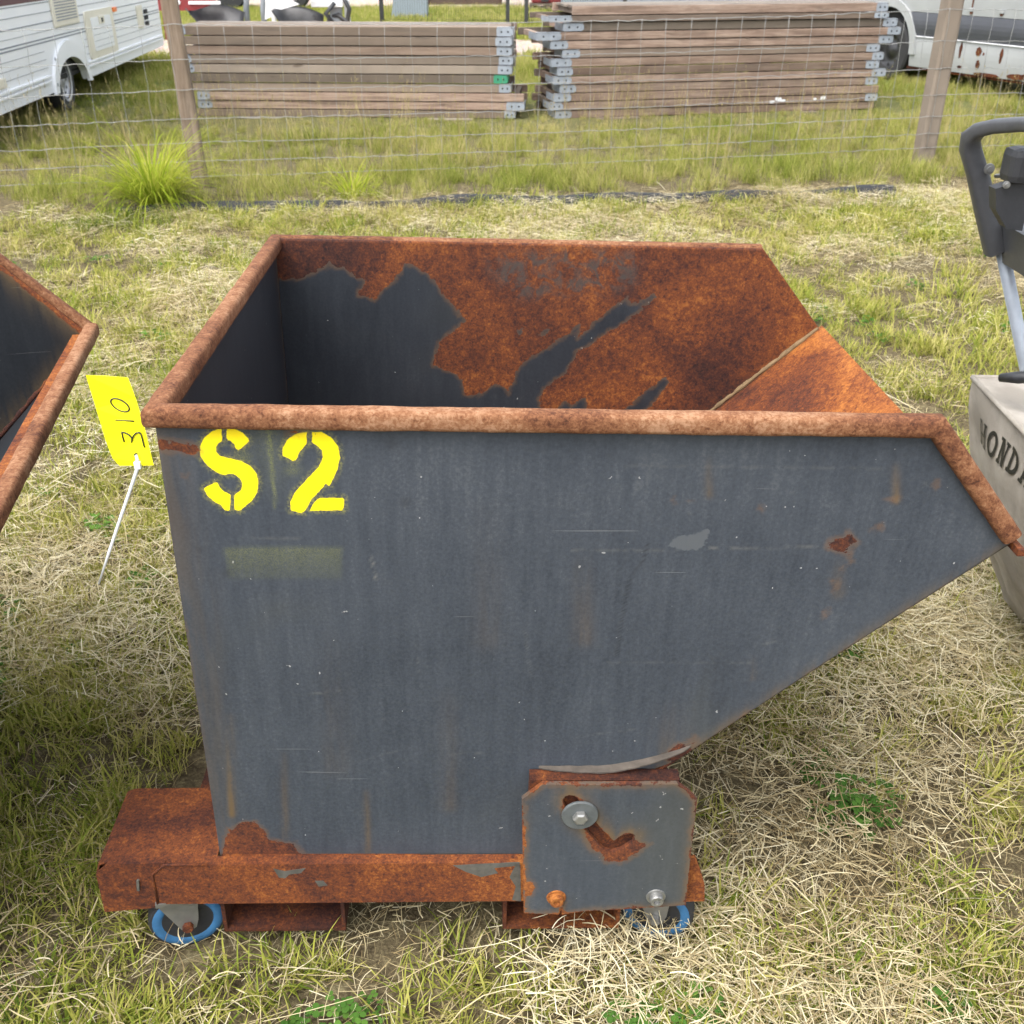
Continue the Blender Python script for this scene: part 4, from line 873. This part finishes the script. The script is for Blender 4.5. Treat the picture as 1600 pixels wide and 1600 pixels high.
# welded mesh panel fence
f0 = at_y(597, 34, 24.5); mf = thing('mesh_panel_fence', 'dark welded mesh panel fence across the far grass', 'fence', (f0.x, 24.5, 0), (0, 0, R(-4)))
for x in (0, 2.72, 3.12, 5.2): MB().box((x - .04, -.03, 0), (x + .04, .03, 1.6)).build('post', M['steel'], mf)
k = MB(); xx = 0.05
while xx < 5.2: k.box((xx - .0022, -.0022, .06), (xx + .0022, .0022, 1.5)); xx += .052
k.build('mesh_wires', M['steel'], mf, kind='stuff')
for z in (.1, .5, .9, 1.3): MB().box((0, .003, z), (5.2, .008, z + .006)).build('rail_wire', M['steel'], mf)
p = at_y(612, 34, 27); t = thing('grey_hopper', 'blue-grey plastic hopper leaning behind the mesh panel', 'hopper', (p.x, 27, 0))
MB().prism([(0, .0), (.85, .0), (.85, .40), (.45, .50), (.08, .55)], cw, 0, .5).build('tub', M['bluegray'], t); MB().prism([(.08, .551), (.16, .551), (.46, .501), (.86, .401), (.86, .43), (.5, .55), (.2, 1.0), (.05, 1.0)], cw, -.01, .08).build('chute', M['brightsteel'], t)
p = at_y(668, 15, 33); t = thing('wooden_crate', 'dark brown slatted crate at the yard edge', 'crate', (p.x, 33, 0))
for j in range(3): MB().box((0, 0, .02 + j * .24), (2.15, .03, .02 + j * .24 + .22)).build('slat', M['brown'], t)
for x in (0, 1.03, 2.09): MB().box((x, -.04, 0), (x + .06, -.001, .74)).build('batten', M['brown'], t)
MB().box((0.02, .04, 0.01), (2.13, 1., .72)).build('box_body', M['brown'], t)
p = at_y(828, 18, 30.5); t = thing('pallet_load', 'dark red machine standing on a pale pallet', 'pallet', (p.x, 30.5, 0))
for z in (.02, .12): MB().box((0, 0, z), (1.0, .8, z + .04)).build('pallet_deck', M['deck'], t)
for x in (0, .42, .88): MB().box((x, .02, .06), (x + .12, .78, .12)).build('pallet_block', M['beam'], t)
MB().box((.05, .1, .16), (.95, .7, .9), .05).build('machine', M['red'], t); MB().box((.3, .06, .2), (.5, .095, .6)).build('panel', M['steel'], t)
p = at_y(880, 20, 29); t = thing('storage_container', 'blue-grey steel container behind the timber by the van', 'container', (p.x, 29, 0), (0, 0, 0))
MB().box((0, 0, .08), (7, 2.2, 2.4), .02).build('shell', M['bluegray'], t)
for j in range(28): MB().box((.12 + j * .245, -.03, .2), (.24 + j * .245, -.001, 2.3), .01).build('rib', M['bluegray'], t)
for x in (0, 6.8): MB().box((x, -.04, 0), (x + .2, .16, .079)).build('foot', M['steel'], t)
p = at_y(330, 12, 31); t = thing('tractor_implement', 'dark grey implement with tyres parked behind the ploughs', 'implement', (p.x, 31, 0))
MB().box((0, 0, .55), (3.2, 1., 1.1), .06).build('hull', M['steel'], t)
for x in (.3, 2.0): autosmooth(MB().lathe([(.2, -.1), (.4, -.1), (.44, -.05), (.44, .1), (.4, .15), (.2, .15)], (x + .3, -.05, .44), (0, 1, 0), 24).build('wheel', M['rubber'], t, True))
MB().box((1.2, -.02, .3), (1.9, .3, .549), .03).build('toolbox', M['gray'], t)

# plastic edging along the mown strip
ex = np.linspace(-2.4, 2.5, 120); v = []; f = []
for i, x in enumerate(ex):
    y = 6.57 + .120 * (x - 0) + .03 * mnoise.noise((x * 1.3, 0, 5)); z = gz(x, y); hgt = .038 + .04 * max(0, mnoise.noise((x * 1.9, 4, 2)) + .3)
    v += [(x, y - .03, z + .004), (x, y, z + hgt * .9), (x, y + .05, z + hgt), (x, y + .12, z + hgt * .4)]
    if i: f += [(4 * i - 4 + a, 4 * i + a, 4 * i + a + 1, 4 * i - 3 + a) for a in range(3)]
tag(mesh('edging_strip', v, f, M['membrane'], None, True), 'dark blue-grey plastic edging strip along the long grass', 'edging')

# ------------------------------------------------------------------ grass
def blade(v, f, rn, base, hd, ln, wd, lean, curve, r, segs=3):
    """tapered bent blade; lean = start angle from vertical"""
    b0 = len(v); p = Vector(base); a = lean; side = Vector((-math.sin(hd), math.cos(hd), 0)); fw = Vector((math.cos(hd), math.sin(hd), 0))
    for i in range(segs + 1):
        t = i / segs; w_ = wd * (1 - t) ** .7 * (.75 + .5 * min(1, t * 3)) if i < segs else 0
        if i < segs: v += [p - side * w_ / 2, p + side * w_ / 2]; rn += [r, r]
        else: v.append(p.copy()); rn.append(r)
        d = fw * math.sin(a) + Vector((0, 0, 1)) * math.cos(a); p = p + d * ln / segs; a += curve / segs
    for i in range(segs - 1): f.append((b0 + 2 * i, b0 + 2 * i + 1, b0 + 2 * i + 3, b0 + 2 * i + 2))
    e = b0 + 2 * (segs - 1); f.append((e, e + 1, e + 2))
def straw(v, f, rn, base, hd, ln, wd, el, bend, r, segs=4):
    b0 = len(v); p = Vector(base); roll = random.uniform(-.9, .9); h = hd
    for i in range(segs + 1):
        fw = Vector((math.cos(h) * math.cos(el), math.sin(h) * math.cos(el), math.sin(el)))
        side = Vector((-math.sin(h), math.cos(h), 0)) * math.cos(roll) + Vector((0, 0, 1)) * math.sin(roll); k = wd * (.5 if i < segs else .25)
        v += [p - side * k, p + side * k]; rn += [r, r]
        p = p + fw * ln / segs; h += bend / segs; el -= abs(bend) * .12 + .02; p.z = max(p.z, .003)
    for i in range(segs): f.append((b0 + 2 * i, b0 + 2 * i + 1, b0 + 2 * i + 3, b0 + 2 * i + 2))
U = random.uniform
def lib(name, n, maker, mat):
    c = bpy.data.collections.new(name)
    for i in range(n):
        v, f, rn = [], [], []; maker(v, f, rn)
        o = mesh(name + '_piece', v, f, mat, None, True, dict(rnd=rn)); COL.objects.unlink(o); c.objects.link(o)
    return c
def tuft_short(v, f, rn):
    cs = [(U(-.07, .07), U(-.07, .07)) for _ in range(3)]
    for i in range(72):
        a = U(0, 6.28); r = abs(random.gauss(0, .03)); cx, cy = cs[i % 3]; blade(v, f, rn, (cx + r * math.cos(a), cy + r * math.sin(a), -.004), U(0, 6.28), U(.03, .085), U(.0022, .0042), U(.1, .95), U(.2, 1.3), random.random())
def tuft_long(v, f, rn):
    cs = [(U(-.12, .12), U(-.12, .12)) for _ in range(3)]
    for i in range(78):
        a = U(0, 6.28); r = abs(random.gauss(0, .05)); cx, cy = cs[i % 3]; blade(v, f, rn, (cx + r * math.cos(a), cy + r * math.sin(a), -.004), U(0, 6.28), U(.10, .27), U(.0024, .005), U(.02, .5), U(.2, 1.4), random.random(), 4)
def tuft_far(v, f, rn):
    for _ in range(30):
        a = U(0, 6.28); r = .14 * math.sqrt(random.random()); blade(v, f, rn, (r * math.cos(a), r * math.sin(a), -.004), U(0, 6.28), U(.06, .16), U(.006, .012), U(.05, .8), U(.2, 1.2), random.random(), 2)
def mat_straw(v, f, rn):
    for _ in range(200):
        a = U(0, 6.28); r = .19 * math.sqrt(random.random()); straw(v, f, rn, (r * math.cos(a), r * math.sin(a), abs(random.gauss(.012, .012)) + .003), U(0, 6.28), min(.13, .018 + random.expovariate(1 / .028)), U(.0007, .0018), random.gauss(.04, .13), random.gauss(0, .6), random.random())
def stalk(v, f, rn):
    for _ in range(5):
        a = U(0, 6.28); x, y = U(-.06, .06), U(-.06, .06); l = U(.3, .62); ln = U(.02, .3)
        b0 = len(v); blade(v, f, rn, (x, y, -.004), a, l, .0032, ln, U(.1, .7), random.random(), 5)
        tip = v[-1].copy()
        for _ in range(9): blade(v, f, rn, tip - Vector((0, 0, U(0, .07))), U(0, 6.28), U(.012, .03), .003, U(.1, .8), .3, random.random(), 2)
def clover(v, f, rn):
    for _ in range(26):
        a = U(0, 6.28); r = .075 * math.sqrt(random.random()); x, y, h = r * math.cos(a), r * math.sin(a), U(.012, .055)
        s = U(.006, .0115); q = random.random(); th = U(0, 6.28); tx, ty = U(-.35, .35), U(-.35, .35)
        for k in range(3):
            ph = th + k * 2.094; b0 = len(v); cx, cy = x + s * .95 * math.cos(ph), y + s * .95 * math.sin(ph); m = 7
            for j in range(m):
                an = 2 * math.pi * j / m; px, py = cx + s * .85 * math.cos(an), cy + s * .85 * math.sin(an); v.append(Vector((px, py, h + tx * (px - x) + ty * (py - y)))); rn.append(q)
            f.append(tuple(range(b0, b0 + m)))
        blade(v, f, rn, (x, y, 0), 0, h, .0012, 0, 0, q, 1 + 1)
G_near = grass_mat('meadow_green', [(.05, (.08, .135, .02)), (.28, (.20, .25, .038)), (.50, (.34, .34, .07)), (.74, (.46, .41, .15)), (1., (.56, .49, .25))], .3, patchscale=1.5)
G_long = grass_mat('long_grass', [(.05, (.10, .145, .022)), (.30, (.205, .245, .042)), (.54, (.325, .325, .085)), (.78, (.45, .395, .165)), (1., (.56, .47, .25))], .35, patchscale=.8)
G_straw = grass_mat('dry_straw', [(.08, (.10, .068, .035)), (.30, (.28, .215, .11)), (.52, (.50, .425, .25)), (.80, (.68, .62, .44)), (1., (.76, .72, .56))], .15, patchscale=1.2)
G_clover = grass_mat('clover_green', [(.1, (.035, .09, .018)), (.6, (.075, .16, .03)), (1., (.13, .24, .045))], .25)
G_stalk = grass_mat('seed_stalks', [(.1, (.24, .20, .075)), (.6, (.40, .33, .16)), (1., (.50, .42, .24))], .2)
G_tus = grass_mat('tussock_green', [(.1, (.16, .235, .016)), (.42, (.30, .37, .035)), (.75, (.43, .43, .08)), (1., (.52, .46, .15))], .45)
Lsh, Llo, Lfa, Lst, Lsk, Lcl = lib('short_tuft', 7, tuft_short, G_near), lib('long_tuft', 7, tuft_long, G_long), lib('lawn_tuft', 5, tuft_far, G_long), lib('straw_mat', 8, mat_straw, G_straw), lib('stalk_tuft', 6, stalk, G_stalk), lib('clover_tuft', 5, clover, G_clover)

def scatter(name, label, P, scale, coll, tilt=.15, lift=0):
    P = np.asarray(P); n = len(P); z = ground_h(P[:, 0], P[:, 1]) + lift
    me = bpy.data.meshes.new(name); me.vertices.add(n); me.vertices.foreach_set('co', np.stack([P[:, 0], P[:, 1], z], 1).astype(np.float32).ravel())
    a = me.attributes.new('rot', 'FLOAT_VECTOR', 'POINT'); a.data.foreach_set('vector', np.stack([rng.normal(0, tilt, n), rng.normal(0, tilt, n), rng.uniform(0, 6.28, n)], 1).astype(np.float32).ravel())
    a = me.attributes.new('scl', 'FLOAT', 'POINT'); a.data.foreach_set('value', np.asarray(scale, np.float32))
    a = me.attributes.new('pick', 'INT', 'POINT'); a.data.foreach_set('value', rng.integers(0, 1000, n).astype(np.int32))
    o = bpy.data.objects.new(name, me); COL.objects.link(o); o['kind'] = 'stuff'; o['label'] = label; o['category'] = 'grass'
    g = bpy.data.node_groups.new(name, 'GeometryNodeTree')
    g.interface.new_socket('Geometry', in_out='INPUT', socket_type='NodeSocketGeometry'); g.interface.new_socket('Geometry', in_out='OUTPUT', socket_type='NodeSocketGeometry')
    N = g.nodes.new; gi, go = N('NodeGroupInput'), N('NodeGroupOutput'); ci = N('GeometryNodeCollectionInfo'); ci.inputs[0].default_value = coll; ci.inputs[1].default_value = True; ci.inputs[2].default_value = True
    ip = N('GeometryNodeInstanceOnPoints'); ip.inputs['Pick Instance'].default_value = True
    def na(nm, ty):
        q = N('GeometryNodeInputNamedAttribute'); q.data_type = ty; q.inputs[0].default_value = nm; return q.outputs[0]
    lk = g.links.new; lk(gi.outputs[0], ip.inputs['Points']); lk(ci.outputs[0], ip.inputs['Instance']); lk(na('pick', 'INT'), ip.inputs['Instance Index']); lk(na('scl', 'FLOAT'), ip.inputs['Scale'])
    er = N('FunctionNodeEulerToRotation'); lk(na('rot', 'FLOAT_VECTOR'), er.inputs[0]); lk(er.outputs[0], ip.inputs['Rotation']); lk(ip.outputs[0], go.inputs[0])
    o.modifiers.new('scatter', 'NODES').node_group = g; return o
def field(n, x0, x1, y0, y1): return np.stack([rng.uniform(x0, x1, n), rng.uniform(y0, y1, n)], 1)
def pnoise(P, s, o=0): return np.array([mnoise.fractal((x * s + o, y * s - o, o * .7), 1., 2., 3) for x, y in P])
def wedge(P, m=1.2): return np.abs(P[:, 0]) < .62 * P[:, 1] + m            # ground the camera and a step to the side can see
# bare spots
def bare(P):
    k = np.ones(len(P))
    for x, y, rx, ry in ((-.83, 1.62, .22, .12), (.62, 1.07, .16, .06), (-.55, 1.16, .14, .07), (-1.0, 2.3, .2, .1), (.05, 1.03, .1, .04), (.95, 1.35, .18, .07), (-.75, 1.05, .12, .05), (-.1, 1.6, .42, .4)):
        k *= 1 - .85 * np.exp(-(((P[:, 0] - x) / rx) ** 2 + ((P[:, 1] - y) / ry) ** 2))
    return k
EDG = lambda x: 6.57 + .12 * x
# mown strip
P = np.concatenate([field(14500, -5, 5, .35, 7.3), field(1900, -2, 2, .4, 2.6)]); P = P[wedge(P) & (P[:, 1] < EDG(P[:, 0]) + .05)]
gn = pnoise(P, .9, 3.3); dens = np.clip(.68 + 1.1 * gn, .16, 1) * np.clip(1.15 - P[:, 1] * .02, .5, 1) * bare(P)
nearfac = np.where(P[:, 1] < 3.0, 1, .62)
P = P[rng.random(len(P)) < dens * nearfac]
q_ = (P[:, 0] > -.68) & (P[:, 0] < .36) & (P[:, 1] > 1.13) & (P[:, 1] < 2.0); P = P[~q_]
scatter('mown_grass', 'mown yellow-green grass around the skips', P, rng.uniform(.55, 1.25, len(P)) * (1 + .25 * (P[:, 1] > 3)), Lsh)
P = np.concatenate([field(3400, -5, 5, .35, 7.3), field(1250, -2, 2, .4, 2.3)]); P = P[wedge(P) & (P[:, 1] < EDG(P[:, 0]) + .12)]
sn = pnoise(P, 1.0, 9.1); dens = np.clip(.52 + 1.5 * sn, .14, 1) * (.35 + .65 * bare(P)) + .5 * np.exp(-((P[:, 1] - EDG(P[:, 0]) + .22) / .2) ** 2)
P = P[rng.random(len(P)) < dens]
q_ = (P[:, 0] > -.62) & (P[:, 0] < .30) & (P[:, 1] > 1.16) & (P[:, 1] < 1.9); P = P[~q_ | (rng.random(len(P)) < .12)]
scatter('cut_hay', 'pale dry hay lying on the mown strip', P, rng.uniform(.75, 1.35, len(P)), Lst, .10, .012)
# clover and weeds
C = [(.27, .98, .06, 7), (.20, .95, .05, 4), (.70, 1.5, .05, 3), (.62, 1.62, .07, 3), (-.30, 1.03, .05, 3), (-.86, 2.2, .08, 3), (-1.2, 1.85, .08, 4), (-1.05, 2.5, .1, 3), (1.1, 1.25, .06, 3), (1.5, 4.4, .12, 4), (-1.0, 3.3, .2, 4), (.7, 1.0, .05, 3), (2.2, 4.0, .2, 4)]
P = np.concatenate([np.stack([rng.normal(x, s, n), rng.normal(y, s * .7, n)], 1) for x, y, s, n in C] + [field(70, -3, 3, .8, 6)])
scatter('clover_patches', 'green clover growing through the hay', P, rng.uniform(.45, .85, len(P)), Lcl, .1, .008)
# long grass along and beyond the wire fence
P = field(8600, -11, 11, 6.3, 15.8); P = P[wedge(P, 1.5) & (P[:, 1] > EDG(P[:, 0]) + .10)]
fl = (P[:, 1] - EDG(P[:, 0])); P = P[rng.random(len(P)) < np.clip(1.15 - fl * .06, .4, 1)]; fl = P[:, 1] - EDG(P[:, 0])
P0 = P; inside = np.zeros(len(P), bool)
for a, ang, ln in ((pL0, math.atan2(pL1.y - pL0.y, pL1.x - pL0.x), 3.2), (pR0, math.atan2(pR1.y - pR0.y, pR1.x - pR0.x) * .88, 3.5)):
    d = np.array([math.cos(ang), math.sin(ang)]); q = P - np.array(a[:2]); s = q @ d; t = q @ np.array([-d[1], d[0]]); inside |= (s > -.2) & (s < ln + .3) & (t > -.02) & (t < .9)
vanm = (P[:, 0] > 4.9 + (13.7 - P[:, 1]) * .38) & (P[:, 1] > 9); P = P[~inside & ~vanm]; fl = P[:, 1] - EDG(P[:, 0])
def front_of(P): return ((P[:, 1] > 9.7 + np.clip(P[:, 0], 0, 9) * .2) & (P[:, 1] < 11.5) & (P[:, 0] > -3.2) & (P[:, 0] < 4)) | (np.hypot(P[:, 0] + 2.11, P[:, 1] - 6.98) < .22) | (np.hypot(P[:, 0] - 3.12, P[:, 1] - 7.85) < .25)
scatter('long_grass', 'long uncut grass along the wire fence', P, rng.uniform(.6, 1.15, len(P)) * np.where(fl < 1.3, .78, .62) * (1 + .35 * pnoise(P, .7, 2)) * np.where(front_of(P), .5, 1), Llo)
P = field(1700, -8, 8, 6.5, 11); P = P[wedge(P, .8) & (P[:, 1] > EDG(P[:, 0]) + .2)]; P = P[rng.random(len(P)) < np.clip(.25 + 1.2 * pnoise(P, .8, 5), .05, 1)]
scatter('seed_stalks', 'dry seeding grass stalks standing in the long grass', P, rng.uniform(.6, 1.1, len(P)), Lsk)
# lawn beyond the track
P = np.concatenate([field(9000, -22, 22, 14, 17), field(17000, -26, 26, 19.8, 32)]); P = P[wedge(P, 2)]
scatter('far_lawn', 'green lawn beyond the gravel track', P, rng.uniform(.7, 1.3, len(P)), Lfa)

# tussock by the post and smaller clumps
def tussock(name, label, x, y, n, ln, group=None):
    v, f, rn = [], [], []
    for _ in range(n):
        a = U(0, 6.28); r = abs(random.gauss(0, .05)); hd = a + random.gauss(0, .5)
        blade(v, f, rn, (r * math.cos(a), r * math.sin(a), 0), hd, ln * U(.55, 1.15), U(.005, .009), U(.15, 1.0), U(.7, 2.2), random.random(), 7)
    o = mesh(name, v, f, G_tus, None, True, dict(rnd=rn)); o.location = (x, y, gz(x, y) - .005); return tag(o, label, 'grass', group)
tussock('grass_tussock', 'large bright green grass tussock at the foot of the leaning fence post', -2.22, 6.50, 430, .72)
tussock('grass_tussock', 'small bright green tussock between the plastic edging and the wire fence', -1.02, 6.70, 120, .36)
